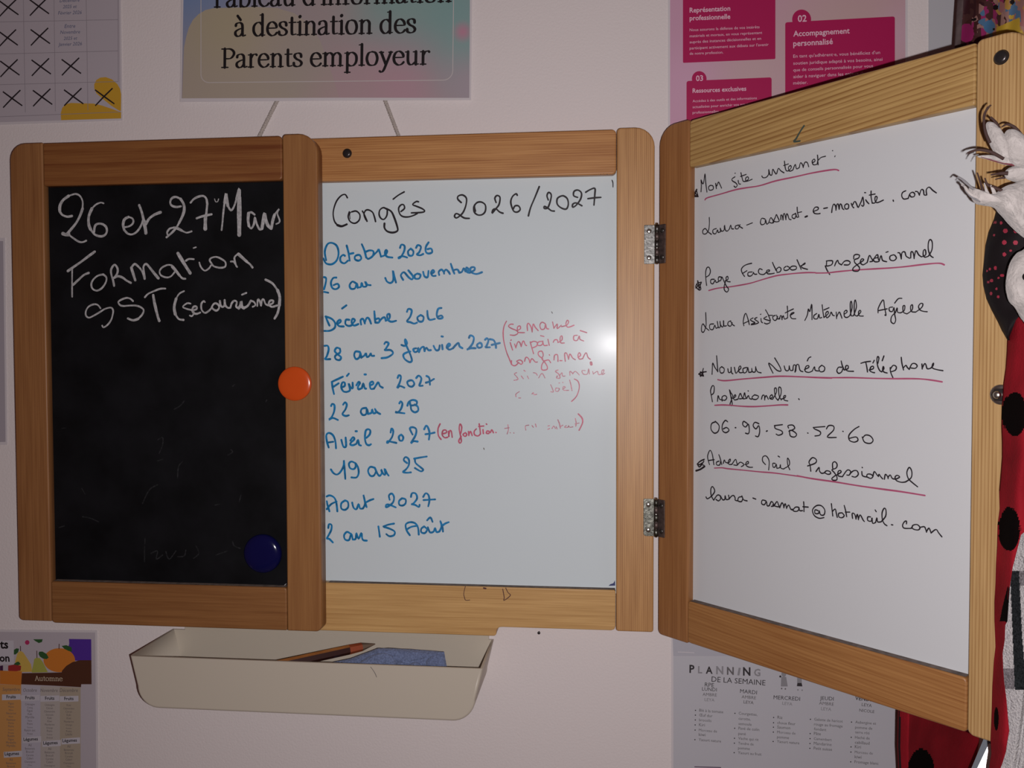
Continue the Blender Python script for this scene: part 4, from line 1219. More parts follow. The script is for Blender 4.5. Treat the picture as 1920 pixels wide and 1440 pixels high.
# grid sheet, top left
GS = wall_surf(-.9)
paper_l = mat('lilac_paper', (.50, .45, .49), rough=.4)
grid_m = mat('grid_line', (.30, .26, .29), rough=.5)
cross_m = mat('black_cross', (.018, .012, .016), rough=.5)
yel_m = mat('yellow_print', (.60, .34, .035), rough=.4)
blue_t = mat('slate_print', (.12, .13, .22), rough=.5)
mb = MB()
slab(mb, GS, [(-60, 236), (229.5, 225.5), (225, -120), (-60, -118)], lam_m, .5, 0)
poly(mb, GS, [(-60, 231), (227, 222.5), (222.5, -115), (-60, -113)], paper_l, .06)


def pl(mb, S, pts, w, m, off):
    ribbon(mb, S, [S.px(*q) for q in pts], w, m, off, False)


for (a, b) in (((42, -115), (47.6, 211)), ((100, -115), (104, 209)), ((160, -115), (165, 207)), ((221.3, -115), (222, 153))):
    pl(mb, GS, [a, b], .55, grid_m, .1)
for (a, b) in (((-60, -18), (221, -22)), ((-60, 42.5), (221.3, 37)), ((-60, 103), (221.5, 95.5)), ((-60, 160.5), (222, 153)), ((-60, 221.5), (226, 210))):
    pl(mb, GS, [a, b], .55, grid_m, .1)
Ysc = (0, 0, 6.)
poly(mb, GS, [(x / 6, y / 6) for x, y in ((1062, 1000), (1060, 950), (1085, 900), (1130, 873), (1190, 868), (1260, 893), (1320, 945), (1352, 1000), (1364, 1060), (1362, 1250), (1340, 1245), (1250, 1188), (1150, 1108), (1085, 1050))], yel_m, .12)
poly(mb, GS, [(x / 6, y / 6) for x, y in ((688, 1352), (684, 1275), (700, 1215), (740, 1172), (800, 1158), (930, 1163), (1050, 1165), (1150, 1188), (1250, 1222), (1340, 1255), (1363, 1258), (1363, 1332))], yel_m, .13)
for (cx, cy) in ((16, 14), (73, 12), (14, 71), (75, 68), (17.5, 127), (76, 125), (132.5, 124), (23, 184.5), (79, 182), (137, 181), (195.5, 181)):
    cx += random.uniform(-.5, .5)
    pl(mb, GS, [(cx - 17, cy - 12.5), (cx, cy), (cx + 19.5, cy + 14)], [1.5, 1.7, 1.4], cross_m, .2)
    pl(mb, GS, [(cx + 16, cy - 15.5), (cx, cy), (cx - 16.5, cy + 17.5)], [1.5, 1.7, 1.4], cross_m, .2)
for s, a, b in (('Décembre', (112, 4.5), (149, 3)), ('2025 et', (118, 15.8), (143.5, 15)), ('Février 2026', (109, 27.6), (153, 26.3)), ('Entre', (121, 52.6), (141, 52)), ('Novembre', (113, 63.8), (150, 62.6)), ('2025 et', (119.5, 75.2), (144.5, 74.4)), ('Janvier 2026', (109.5, 86.5), (153.5, 85))):
    text(mb, GS, s, a, b, blue_t, 1.0, .004, .16, .2)
tag(mb.build('schedule_sheet', recalc=False), 'laminated grid sheet with handwritten crosses and a yellow corner shape, top left of the wall', 'sheet')

# pink poster
PS = wall_surf(-.9)
pk_bg = grad_paper('pink_wash', [(0, 0, None, (.60, .34, .46)), st(1600, 60, 150, (.56, .385, .38)), st(1300, 150, 60, (.63, .37, .50)), st(1420, 130, 70, (.58, .40, .42)), st(1690, 60, 40, (.60, .39, .46))], None)
crim = mat('crimson_print', (.42, .012, .092), rough=.36)
pk_t = mat('pale_pink_print', (.78, .50, .61), rough=.4)
mb = MB()
slab(mb, PS, [(1252.5, 420), (1702, 420), (1702, -200), (1252.5, -200)], lam_m, .5, 0)
poly(mb, PS, [(1256.5, 417), (1697.5, 417), (1697.5, -197), (1256.5, -197)], pk_bg, .06)
poly(mb, PS, rpoly(1280.5, -80, 1453.8, 118, 2, -7.2), crim, .12)
poly(mb, PS, rpoly(1472.2, 42, 1677.8, 330, 4, -11.2), crim, .12)
poly(mb, PS, rpoly(1287.2, 152, 1446.8, 340, 4, -7), crim, .12)
ellipse(mb, PS, (1310, -8), 15.5, 15.5, crim, .14)
ellipse(mb, PS, (1503, 36.5), 17.8, 18.5, crim, .14)
ellipse(mb, PS, (1311, 148), 13.8, 14.5, crim, .14)
for s, a, b, h, bd in (('02', (1495.8, 41.2), (1512.4, 40.2), 1.05, .018), ('03', (1305, 152.2), (1318.3, 151.4), 1.05, .018),
                       ('Représentation', (1293, 23.8), (1369.2, 20), 1.05, .018), ('professionnelle', (1293, 38.6), (1369.3, 35.2), 1.05, .018),
                       ("Nous assurons la défense de vos intérêts", (1293, 58.8), (1424, 53), .95, 0), ("matériels et moraux, en vous représentant", (1293, 70.2), (1429, 63.6), .95, 0),
                       ("auprès des instances décisionnelles et en", (1293, 81.5), (1427, 74.6), .95, 0), ("participant activement aux débats sur l'avenir", (1293, 93), (1441, 86), .95, 0), ("de notre profession.", (1293, 103), (1356, 100.4), .95, 0),
                       ('Accompagnement', (1487.3, 68.5), (1593, 62.5), 1.05, .018), ('personnalisé', (1487.3, 86.8), (1561.5, 82.6), 1.05, .018),
                       ("En tant qu'adhérent·e, vous bénéficiez d'un", (1487.3, 108.5), (1650, 101.2), .95, 0), ("soutien juridique adapté à vos besoins, ainsi", (1487.3, 121.6), (1654.5, 114), .95, 0),
                       ("que de conseils personnalisés pour vous", (1487.3, 134.2), (1637, 126.3), .95, 0), ("aider à naviguer dans les enjeux du", (1487.3, 146.8), (1622, 139.8), .95, 0), ("métier.", (1487.3, 158.8), (1514, 157.3), .95, 0),
                       ('Ressources exclusives', (1298.6, 174.2), (1399.2, 170), 1.05, .018), ("Accédez à des outils et des informations", (1298.6, 192), (1419, 186), .95, 0), ("actualisées pour enrichir vos pratiques", (1298.6, 203), (1416, 197), .95, 0), ("professionnelles.", (1298.6, 213.6), (1349, 211), .95, 0)):
    text(mb, PS, s, a, b, pk_t, h, bd, .2)
tag(mb.build('benefits_poster', recalc=False), 'pink laminated poster with crimson text boxes behind the swung-out leaf', 'poster')

# seasonal produce sheet, bottom left
FS = wall_surf(-.9)
fc = lambda n, c: mat(n, c, rough=.42)
f_or, f_or2, f_pur, f_brn, f_gr, f_yel, f_yg, f_red, f_wh = fc('orange_print', (.62, .20, .03)), fc('amber_print', (.60, .30, .10)), fc('violet_print', (.085, .03, .30)), fc('brown_print', (.085, .03, .016)), fc('leaf_print', (.03, .10, .03)), \
    fc('pear_yellow', (.62, .42, .09)), fc('pear_green', (.40, .40, .08)), fc('berry_red', (.35, .03, .03)), fc('label_white', (.58, .55, .60))
col_a, col_b, col_c = fc('column_lilac', (.50, .47, .54)), fc('column_beige', (.48, .43, .40)), fc('column_tan', (.43, .36, .28))
cream_t = fc('cream_print', (.55, .45, .33))
grey_t = fc('grey_print', (.17, .14, .14))
plum = fc('plum_print', (.06, .015, .06))
FX = lambda x, y: (x / 5.142, 1160 + y / 5.142)
mb = MB()
slab(mb, FS, [(-70, 1700), (186, 1700), (182, 1182), (-70, 1180)], lam_m, .5, 0)
poly(mb, FS, [(-70, 1696), (182.5, 1696), (178.5, 1186), (-70, 1184)], paper_l, .06)
fp = lambda pts, m, off: poly(mb, FS, [FX(*q) for q in pts], m, off)
fp([(665, 195), (880, 198), (882, 405), (620, 405), (668, 240)], f_pur, .1)
fp([(600, 500), (640, 455), (700, 418), (770, 400), (882, 400), (884, 632), (560, 632)], f_brn, .12)
ellipse(mb, FS, FX(572, 400), 29.6, 22.5, f_or, .11)
fp([(135, 500), (150, 400), (170, 330), (200, 310), (225, 325), (262, 380), (300, 440), (312, 512), (130, 515)], f_yel, .11)
fp([(305, 512), (322, 440), (330, 390), (352, 376), (385, 380), (415, 420), (440, 470), (462, 516), (310, 520)], f_yg, .13)
fp([(372, 340), (378, 318), (410, 316), (450, 340), (470, 375), (450, 390), (415, 385), (385, 365)], f_gr, .15)
fp([(135, 300), (160, 285), (185, 290), (175, 325), (150, 345), (134, 345)], f_gr, .12)
fp([(595, 262), (640, 255), (690, 275), (695, 320), (660, 310), (620, 290)], f_gr, .15)
fp([(320, 198), (412, 198), (405, 225), (375, 235), (340, 215)], f_gr, .12)
for (a, b) in (((200, 312), (198, 262)), ((358, 378), (356, 308)), ((570, 292), (572, 242))):
    pl(mb, FS, [FX(*a), FX(*b)], .9, f_brn, .16)
ellipse(mb, FS, FX(263, 229), 4.2, 4.3, fc('pink_dot', (.45, .03, .12)), .12)
fp([(0, 455), (30, 450), (30, 505), (0, 505)], plum, .12)
fp([(80, 452), (150, 440), (205, 455), (200, 500), (120, 512), (78, 500)], f_red, .14)
fp([(130, 440), (165, 415), (185, 415), (200, 440), (170, 450)], f_gr, .16)
fp([(0, 500), (212, 508), (205, 640), (0, 630)], f_or, .15)
fp([(-60, 210), (132, 210), (136, 440), (-60, 440)], f_wh, .2)
text(mb, FS, 'ts', FX(2, 285), FX(82, 285), print_k, 1.0, .03, .26)
text(mb, FS, 'on', FX(-2, 412), FX(95, 412), print_k, 1.0, .03, .26)
fp([(212, 525), (500, 520), (770, 510), (792, 535), (782, 660), (500, 645), (205, 632)], f_brn, .19)
serif(mb, FS, 'Automne', FX(338, 597), FX(606, 600), 6.2, cream_t, .25)
fp([(-60, 630), (205, 640), (208, 2600), (-60, 2600)], f_or2, .1)
fp([(205, 640), (392, 650), (392, 2600), (208, 2600)], col_a, .11)
fp([(390, 650), (580, 655), (582, 2600), (392, 2600)], col_b, .12)
fp([(578, 655), (778, 662), (778, 2600), (580, 2600)], col_c, .13)
for s, x0, x1, y, t in (('Septembre', 25, 190, 696, grey_t), ('Octobre', 222, 355, 704, grey_t), ('Novembre', 390, 556, 706, grey_t), ('Décembre', 576, 750, 706, grey_t)):
    text(mb, FS, s, FX(x0, y), FX(x1, y), t, 1.15, 0, .2, .2)
cols = [(108, ['Figue', 'Melon', 'Mûre', 'Nectarine', 'Noix', 'Pastèque', 'Pêche', 'Poire', 'Pomme', 'Prune', 'Raisin', 'Figue', 'Mirabelle', 'Myrtille', 'Pomelo'], 818, 1308), (290, ['Châtaigne', 'Coing', 'Figue', 'Kaki', 'Myrtille', 'Noix', 'Poire', 'Pomme', 'Raisin sec', 'Prune'], 826, 1168),
        (480, ['Châtaigne', 'Citron', 'Clémentine', 'Grenade', 'Kaki', 'Kiwi', 'Mandarine', 'Orange', 'Poire', 'Pomme', 'Avocat'], 832, 1204), (665, ['Kiwi', 'Clémentine', 'Citron', 'Kaki', 'Kiwi', 'Mandarine', 'Orange', 'Pomme', 'Poire', 'Litchi'], 835, 1180)]
veg = ['Ail', 'Betterave', 'Brocoli', 'Carotte', 'Céleri', 'Champignon', 'Chou', 'Courge', 'Épinard', 'Fenouil', 'Navet', 'Panais', 'Poireau', 'Potiron', 'Radis']
for (cx, names, y0, yl) in cols:
    fp([(cx - 88, yl - 560 + 110 if False else y0 - 88), (cx + 92, y0 - 92), (cx + 92, y0 - 38), (cx - 88, y0 - 32)], f_wh, .17)
    text(mb, FS, 'Fruits', FX(cx - 43, y0 - 50), FX(cx + 46, y0 - 52), print_k, 1.05, .02, .24)
    y = y0 + 8
    for s in names:
        if y > yl - 45: break
        w_ = 5.2 * len(s)
        text(mb, FS, s, FX(cx - w_, y), FX(cx + w_, y), grey_t, 1.15, 0, .2)
        y += 31.5
    fp([(cx - 72, yl - 24), (cx + 108, yl - 36), (cx + 108, yl + 22), (cx - 70, yl + 32)], f_wh, .17)
    text(mb, FS, 'Légumes', FX(cx - 60, yl + 10), FX(cx + 78, yl + 4), print_k, 1.05, .02, .24)
    y = yl + 62
    for s in veg:
        if y > 1700: break
        w_ = 5.2 * len(s)
        text(mb, FS, s, FX(cx - w_, y), FX(cx + w_, y), grey_t, 1.15, 0, .2)
        y += 31.5
tag(mb.build('produce_calendar', recalc=False), 'laminated sheet of seasonal fruit and vegetable columns at the lower left edge', 'sheet')

# weekly planner, bottom right
QS = wall_surf(-.9)
pap = mat('grey_white_paper', (.52, .51, .55), rough=.36)
k1, k2, k3 = fc('planner_black', (.035, .03, .034)), fc('planner_mid', (.14, .13, .135)), fc('planner_pale', (.27, .26, .28))
mb = MB()
slab(mb, QS, [(1258.5, 1560), (1686, 1560), (1686, 1150), (1258.5, 1150)], lam_m, .4, 0)
poly(mb, QS, [(1262.5, 1557), (1684.5, 1557), (1684.5, 1231), (1262.5, 1231)], pap, .06)
poly(mb, QS, [(1262.5, 1230.6), (1684.5, 1231), (1684.5, 1150), (1259.5, 1150)], mat('clear_pocket', (.47, .46, .51), rough=.2, spec=.6), .08)
pl(mb, QS, [(1271, 1222.3), (1285, 1222.8), (1302, 1224)], .6, lam_m, .12)
x = 1292.5
for ch, w_, m in (('P', 9.5, k1), ('L', 8, k3), ('A', 13, k1), ('N', 13.5, k3), ('N', 13, k2), ('I', 4, k3), ('N', 14, k1), ('G', 12, k3)):
    text(mb, QS, ch, (x, 1261 + (x - 1292) * .05), (x + w_, 1261.4 + (x - 1292) * .05), m, 1.1 if ch != 'I' else .8, .03, .14, .1 if ch in 'I' else 0)
    x += w_ + 6.6
for s, a, b, m, bd in (('DE LA SEMAINE', (1334, 1278), (1435, 1285.2), k1, .015), ('RPE', (1321.3, 1287), (1338.6, 1288.6), k1, .0), ('LUNDI', (1316.3, 1294.6), (1343.8, 1296.4), k1, .0), ('AMBRE', (1317.3, 1304.4), (1344, 1306), k2, .01), ('LEYA', (1321, 1314.2), (1339.6, 1315.4), k3, .01),
                       ('MARDI', (1387.5, 1299), (1419, 1302), k1, .015), ('AMBRE', (1390.3, 1309), (1417.3, 1311.4), k2, .01), ('LEYA', (1394, 1318.6), (1412.8, 1320.4), k2, .01), ('MERCREDI', (1450.3, 1310.8), (1500, 1314), k1, .015), ('LEYA', (1466.6, 1321), (1485.4, 1323), k3, .01),
                       ('JEUDI', (1537.3, 1312), (1563, 1313.6), k1, .0), ('AMBRE', (1535.6, 1320.8), (1563.2, 1323.4), k2, .01), ('LEYA', (1539.2, 1331.2), (1558.4, 1333), k3, .01), ('VENDREDI', (1603, 1312), (1652, 1317), k1, .015), ('LEYA', (1615.4, 1323.4), (1634.4, 1326), k2, .01), ('NICOLE', (1611, 1334), (1639.2, 1337), k2, .01)):
    text(mb, QS, s, a, b, m, 1.0, bd, .14)
rows = [(1311, [('Blé à la tomate', 1334, 45, 1), ('Œuf dur', 1343, 25, 1), ('brocolis', 1352, 23, 1), ('Kiri', 1361.3, 11, 1), ('Morceau de', 1371, 34, 1), ('kiwi', 1379.6, 12.5, 0), ('Yaourt nature', 1389, 42, 1)]),
        (1385, [('Courgettes,', 1339.6, 35, 1), ('carotte,', 1349.3, 22.5, 0), ('semoule', 1359, 24.5, 0), ('Pavé de colin', 1367.6, 39, 1), ('pané', 1377.6, 14, 0), ('Vache qui rit', 1386.4, 38, 1), ('Tendre de', 1395.6, 29, 1), ('pomme', 1404.6, 22, 0), ('Yaourt au fruit', 1413.4, 44, 1)]),
        (1457.5, [('Riz', 1347.4, 9.5, 1), ('choux fleur', 1357.2, 34, 1), ('Saumon', 1365.6, 24.5, 1), ('Morceau de', 1374.8, 34.5, 1), ('pomme', 1384, 22.5, 0), ('Yaourt nature', 1392.4, 42, 1)]),
        (1526.5, [('Galette de haricot', 1350.8, 53.5, 1), ('rouge au fromage', 1360, 53.5, 0), ('fondant', 1369, 23, 0), ('Pâte', 1377.6, 13, 1), ('Camembert', 1387, 33.5, 1), ('Mandarine', 1396.2, 33.5, 1), ('Petit suisse', 1405.2, 34.5, 1)]),
        (1603.5, [('Aubergine et', 1356, 39, 1), ('pomme de', 1365.8, 32, 0), ('terre rôti', 1374.8, 27, 0), ('Haché de', 1384.6, 27.5, 1), ('cabillaud', 1394.2, 27.5, 0), ('Kiri', 1402.6, 11.5, 1), ('Morceau de', 1412.2, 34, 1), ('kiwi', 1421.4, 13, 0), ('Fromage blanc', 1430.6, 45, 1)])]
for x0, lst in rows:
    for i, (s, y, w_, bl) in enumerate(lst):
        xx = x0 - i * .18
        text(mb, QS, s, (xx, y), (xx + w_, y + w_ * .075), k2, 1.05, .004, .14)
        if bl:
            ellipse(mb, QS, (xx - 7, y - 2.2), 1.2, 1.2, k1, .14, 10)
# two little children drawn in grey
fpq = lambda pts, m: poly(mb, QS, pts, m, .14)
fpq([(1464.8, 1269), (1474, 1269), (1477, 1287), (1464, 1287)], k3)
for c in ((1463, 1268.3),):
    ellipse(mb, QS, c, 2, 2, k1, .15, 12)
ellipse(mb, QS, (1469.5, 1264), 4.5, 5, k3, .15, 20)
for c in ((1465.5, 1291), (1472.5, 1291.6), (1496, 1293.4), (1504, 1294)):
    ellipse(mb, QS, c, 1.4, 1.5, k2 if c[0] < 1480 else k3, .15, 12)
fpq([(1495, 1280.5), (1503, 1280.5), (1504.5, 1287), (1494, 1286.5)], k1)
fpq([(1494.5, 1268), (1503, 1268), (1503.5, 1280.5), (1494.5, 1280.5)], k3)
pl(mb, QS, [(1302, 1437.6), (1352, 1439)], .8, plum, .14)
tag(mb.build('weekly_planner', recalc=False), 'white weekly meal plan with five columns of bulleted text, bottom right below the leaf', 'sheet')

# edges of two more papers
mb = MB()
ES = wall_surf(-.9)
slab(mb, ES, [(-110, 838), (13.5, 834), (9, 446), (-110, 445)], lam_m, .5, 0)
poly(mb, ES, [(-110, 832), (10.5, 828.5), (6, 452), (-110, 451)], mat('grey_lilac_paper', (.40, .36, .40), rough=.4), .06)
tag(mb.build('grey_sheet', recalc=False), 'narrow edge of a grey sheet showing at the left border beside the black panel', 'sheet')
mb = MB()
slab(mb, ES, [(1740.8, 330), (1830, 330), (1845, -140), (1741.5, -140)], mat('cool_white_paper', (.50, .50, .53), rough=.35), .5, .1)
tag(mb.build('white_sheet', recalc=False), 'plain bluish white sheet beside the pink poster at the upper right', 'sheet')

# ---------------------------------------------------------------- clothes and toys hanging over the outer edge of the leaf
red_m = mat('red_velour', (.27, .008, .016), rough=.85, spec=.12, noise=.25, nscale=25, bump=.4, bscale=600)
dot_m = mat('black_velour', (.004, .002, .002), rough=1., spec=.05, bump=.4, bscale=600)
blk_m = mat('black_satin', (.008, .005, .006), rough=.7, spec=.2, bump=.2, bscale=300)
rdot_m = mat('red_dots', (.34, .022, .05), rough=.6)


def interp(tab, v):
    if v <= tab[0][0]: return tab[0][1]
    for (a, x), (b, y) in zip(tab, tab[1:]):
        if v <= b:
            return x + (y - x) * (v - a) / (b - a)
    return tab[-1][1]


def drape(mb, left, right, v0, v1, nu, nv, depth, pick, thick=1.6):
    """hanging cloth between two side edges given in photo pixels; depth(s, v) = its y; pick(u, v) = its printed colour"""
    vs, fr = [], []
    for j in range(nv + 1):
        v = v0 + (v1 - v0) * j / nv
        a, b = interp(left, v), interp(right, v)
        for i in range(nu + 1):
            s = i / nu
            u = a + (b - a) * s
            vs.append(at(u, v, depth(s, v)))
    n = nu + 1
    tot = len(vs)
    V = [W(p) for p in vs] + [W((p.x, p.y + thick, p.z)) for p in vs]
    groups = {}
    for j in range(nv):
        v = v0 + (v1 - v0) * (j + .5) / nv
        a, b = interp(left, v), interp(right, v)
        for i in range(nu):
            u = a + (b - a) * (i + .5) / nu
            m = pick(u, v)
            groups.setdefault(m.name, (m, []))[1].append([j * n + i, j * n + i + 1, (j + 1) * n + i + 1, (j + 1) * n + i])
    base = len(mb.v)
    mb.v += V
    for (m, fs) in groups.values():
        k = mb.mi(m)
        for f in fs:
            mb.f.append([q + base for q in f]); mb.m.append(k); mb.smooth.append(True)
            mb.f.append([q + base + tot for q in reversed(f)]); mb.m.append(k); mb.smooth.append(True)
    m0 = next(iter(groups.values()))[0]
    k = mb.mi(m0)
    rim = [i for i in range(n)] + [j * n + nu for j in range(1, nv + 1)] + [nv * n + i for i in range(nu - 1, -1, -1)] + [j * n for j in range(nv - 1, 0, -1)]
    for a, b in zip(rim, rim[1:] + rim[:1]):
        mb.f.append([a + base, b + base, b + tot + base, a + tot + base]); mb.m.append(k); mb.smooth.append(False)


def inell(u, v, c):
    return any(((u - x) / rx) ** 2 + ((v - y) / ry) ** 2 < 1 for x, y, rx, ry in c)


# ladybird costume: the part behind the leaf and the side that folds round its edge
lady = empty('ladybird_costume', W((215, -120, 450)), 'red costume with big black spots draped round the outer edge of the swung-out leaf', 'costume')
u_of = lambda s, v: 1690 + s * 150
mb = MB()
dots = [(1727, 1446, 25, 42), (1790, 1240, 30, 40), (1720, 1130, 26, 36), (1800, 1010, 28, 40), (1700, 900, 25, 36)]
drape(mb, [(300, 1720), (900, 1700), (1250, 1690), (1340, 1685), (1400, 1684), (1440, 1686), (1520, 1688)], [(300, 1850), (1300, 1843), (1393, 1836), (1420, 1831), (1440, 1828), (1520, 1815)], 420, 1520, 74, 300,
      lambda s, v: -136 + 100 * min(1, max(0, (u_of(s, v) - 1680) / 160)) + 6 * math.sin(5 * s + v * .003) + 1.5 * math.sin(11 * s + .008 * v) + 22 * max(0, .12 - s) / .12, lambda u, v: blk_m if u < interp([(1250, 1693), (1340, 1688), (1440, 1689)], v) else (dot_m if inell(u, v, dots) else red_m), 2.)
mb.build('back_panel', lady)
mb = MB()
fl_l = [(560, 1893), (600, 1892), (632, 1891), (660, 1890), (690, 1888), (720, 1883.5), (760, 1881), (800, 1880), (830, 1881), (858, 1881), (885, 1879), (920, 1876), (955, 1877), (985, 1873), (1025, 1872), (1060, 1870), (1095, 1869), (1130, 1867), (1165, 1867), (1200, 1868.5), (1215, 1869),
        (1240, 1866), (1290, 1863), (1330, 1862), (1390, 1859.5), (1415, 1861), (1440, 1857), (1520, 1850)]
fl_r = [(560, 1990), (985, 1990), (994, 1925), (1003, 1914.5), (1040, 1905), (1065, 1898.5), (1100, 1893.5), (1165, 1889), (1172, 1885), (1200, 1884), (1225, 1880), (1255, 1881), (1280, 1883), (1310, 1887), (1345, 1890), (1370, 1892.5), (1390, 1889), (1410, 1886), (1430, 1880), (1440, 1876), (1520, 1868)]


def leaf_y(u, v):
    d = ray(u, v)
    o = CAM - P0
    t = (0 - o.dot(Ey)) / d.dot(Ey)
    return max((CAM + d * t).y, P0.y - WL * sa - 1.)


def fd(s, v):
    a = interp(fl_l, v)
    px_ = s * (interp(fl_r, v) - a)
    return leaf_y(a + px_, v) - 5 - 15 * math.sin(min(px_ / 30, 1) * math.pi / 2) + 1.6 * math.sin(px_ * .16 + v * .006) - 1.0 * math.sin(v * .05 + px_ * .05) * (.4 + s)


fdots = [(1903, 776.5, 22.5, 41), (1893, 992, 19.5, 41), (1870.5, 1350, 4.5, 22), (1893, 1090, 9, 12)]


def fpick(u, v):
    if inell(u, v, fdots[:3]): return dot_m
    if 1100 < v < 1166 and u > interp([(1100, 1892), (1140, 1882), (1166, 1877)], v): return dot_m
    return red_m


drape(mb, fl_l, fl_r, 562, 1500, 46, 470, fd, fpick, 2.)
mb.build('side_panel', lady)

# black hood with small red dots
mb = MB()
hl = [(392, 1871), (410, 1866), (435, 1855.5), (460, 1850), (490, 1847), (515, 1844.3), (535, 1846), (560, 1852), (580, 1861), (605, 1874), (620, 1881), (640, 1893)]
hr = [(392, 1873), (410, 1905), (435, 1930), (640, 1930)] 
hr = [(392, 1874), (402, 1900), (420, 1940), (560, 1940), (600, 1905), (632, 1892.5), (640, 1894)]
hd = [(1877, 418, 2.4, 3), (1885, 433, 4.3, 4.3), (1904.5, 433, 4, 4.2), (1883, 454.5, 4.4, 4.3), (1904, 455, 4.3, 4.5), (1883, 477, 3.6, 3.6), (1866.5, 502.5, 2.7, 4), (1856, 504.5, 2, 2.6), (1850.5, 508, 1.6, 2.4), (1879, 516.5, 4, 2.8), (1872, 521, 2, 2), (1859, 526, 3.2, 3), (1853, 529, 2.4, 2.4), (1868.5, 541.5, 2, 2.6), (1858, 550.5, 2.5, 3.2), (1871.5, 556.5, 2.2, 2.8),
      (1867, 417, 1.6, 2.6), (1864, 441, 2, 2.4), (1895, 470, 2.4, 2.4), (1892, 500, 2, 2)]
drape(mb, hl, hr, 393, 638, 90, 245, lambda s, v: leaf_y(interp(hl, v) + s * (interp(hr, v) - interp(hl, v)), v) - 5 - 12 * math.sqrt(max(0, 1 - (1 - min(1, s * 1.5)) ** 2)) - 1.5 * math.sin(v * .07 + 4 * s), lambda u, v: rdot_m if inell(u, v, hd) else blk_m, 2.)
tag(mb.build('dotted_hood'), 'black cloth hood with small red dots below the furry toy paws', 'hood')

# plush toy with furry paws
fur_m = mat('white_fleece', (.47, .43, .41), rough=1., spec=.05, noise=.18, nscale=160, bump=1.6, bscale=330, sheen=.4)
tuft_shadow_m = mat('dark_tuft_and_shadow', (.05, .022, .018), rough=.8)  # dark hair tips together with the paws' cast shadow, painted as strands
grey_tuft = mat('grey_tuft', (.20, .19, .20), rough=.8)
toy = empty('soft_toy', W((290, -345, 440)), 'white furry soft toy with dark hair tips and painted shadow strands hanging in front of the leaf', 'soft toy')
YP = -316
mb = MB()
pillow(mb, [(1848.5, 236), (1852, 228.5), (1862, 231), (1872, 241), (1880, 254), (1887, 268), (1893, 284), (1902, 300), (1896, 308), (1882, 305), (1869, 293), (1859, 276), (1852, 256)], YP, 6, fur_m, 8, .25)
pillow(mb, [(1881, 260), (1886, 246), (1896, 242), (1909, 248), (1922, 258), (1945, 270), (1950, 315), (1920, 314), (1903, 310), (1890, 299), (1884, 282)], YP - 3, 7, fur_m, 8, .25)
pillow(mb, [(1832, 293.5), (1848, 290.5), (1865, 293), (1885, 300), (1910, 307), (1925, 313), (1890, 310), (1868, 304), (1848, 298)], YP, 3, fur_m, 6, .2)
pillow(mb, [(1884, 322), (1898, 312), (1930, 304), (1950, 305), (1950, 350), (1925, 344), (1900, 340), (1886, 334)], YP + 3, 6, fur_m, 7, .25)
paw = mb.build('upper_paw', toy)
mb = MB()
pillow(mb, [(1816, 352), (1826, 364), (1838, 366), (1850, 365), (1866, 362), (1880, 352), (1900, 344), (1950, 338), (1950, 452), (1922, 446), (1906, 432), (1892, 416), (1880, 404), (1868, 390), (1850, 384.5), (1832, 382), (1822, 372)], YP, 9, fur_m, 9, .3)
paw2 = mb.build('lower_paw', toy)
mb = MB()
pillow(mb, [(1887, 540), (1888.5, 518), (1894, 494), (1904, 477), (1916, 470), (1950, 462), (1950, 625), (1921, 604), (1912, 590), (1903, 576), (1893, 565)], YP + 10, 10, fur_m, 8, .25)
mb.build('muzzle', toy)
mb = MB()
pillow(mb, [(1934, 300), (1960, 262), (2010, 250), (2055, 300), (2065, 430), (2050, 560), (2010, 630), (1955, 628), (1934, 560), (1930, 440)], YP + 12, 26, fur_m, 10, .3)
mb.build('body', toy)
mb = MB()
e = at(1925, 519, YP - 1)
lathe_y(mb, e, [(2.6, 0), (2.5, 1.2), (1.9, 2.4), (.9, 3), (.1, 3.1)], blk_m, 18)
mb.build('eye', toy)


def hair(parent, name, px, r0, m, n=1, spread=0., y=YP - 4, lift=2.):
    mb = MB()
    for k in range(n):
        jit = [(random.uniform(-spread, spread), random.uniform(-spread, spread)) for _ in px]
        pp = smooth([(a + j[0] * (i / len(px)), b + j[1] * (i / len(px))) for i, ((a, b), j) in enumerate(zip(px, jit))], 5)
        P = [at(u, v, y + lift * math.sin(3 * i / len(pp)) * .5) for i, (u, v) in enumerate(pp)]
        N_ = len(P)
        tube(mb, P, [max(.12, r0 * (1 - i / (N_ - 1)) ** .7) for i in range(N_)], m, 6)
    return mb.build(name, parent)


hair(paw, 'hair_and_shadow_tuft', [(1856, 268), (1848, 248), (1845, 228), (1846, 214), (1851, 204), (1858, 197)], .95, tuft_shadow_m, 9, 2.2)
hair(paw, 'hair_and_shadow_tuft', [(1873, 240), (1866, 228), (1857, 220)], 1.0, tuft_shadow_m, 8, 3.0)
hair(paw, 'hair_and_shadow_tuft', [(1922, 262), (1904, 240), (1890, 233), (1878, 238)], 1.0, tuft_shadow_m, 8, 2.6)
hair(paw, 'hair_and_shadow_tuft', [(1882, 298), (1858, 285), (1838, 281), (1823, 283), (1812, 289)], 1.0, tuft_shadow_m, 9, 2.6)
hair(paw, 'hair_and_shadow_tuft', [(1835, 290), (1826, 293), (1821, 301)], .35, grey_tuft, 4, 3.)
hair(paw, 'hair_and_shadow_tuft', [(1902, 310), (1875, 304), (1852, 298), (1840, 294)], .7, mat('toe_shadow_strands', (.16, .03, .04), rough=.9), 4, 1.2, YP - 2)  # dark red shadow beneath the flat toe, painted as strands
hair(paw2, 'hair_and_shadow_tuft', [(1890, 325), (1875, 325), (1858, 328)], 1.3, tuft_shadow_m, 6, 2.4)
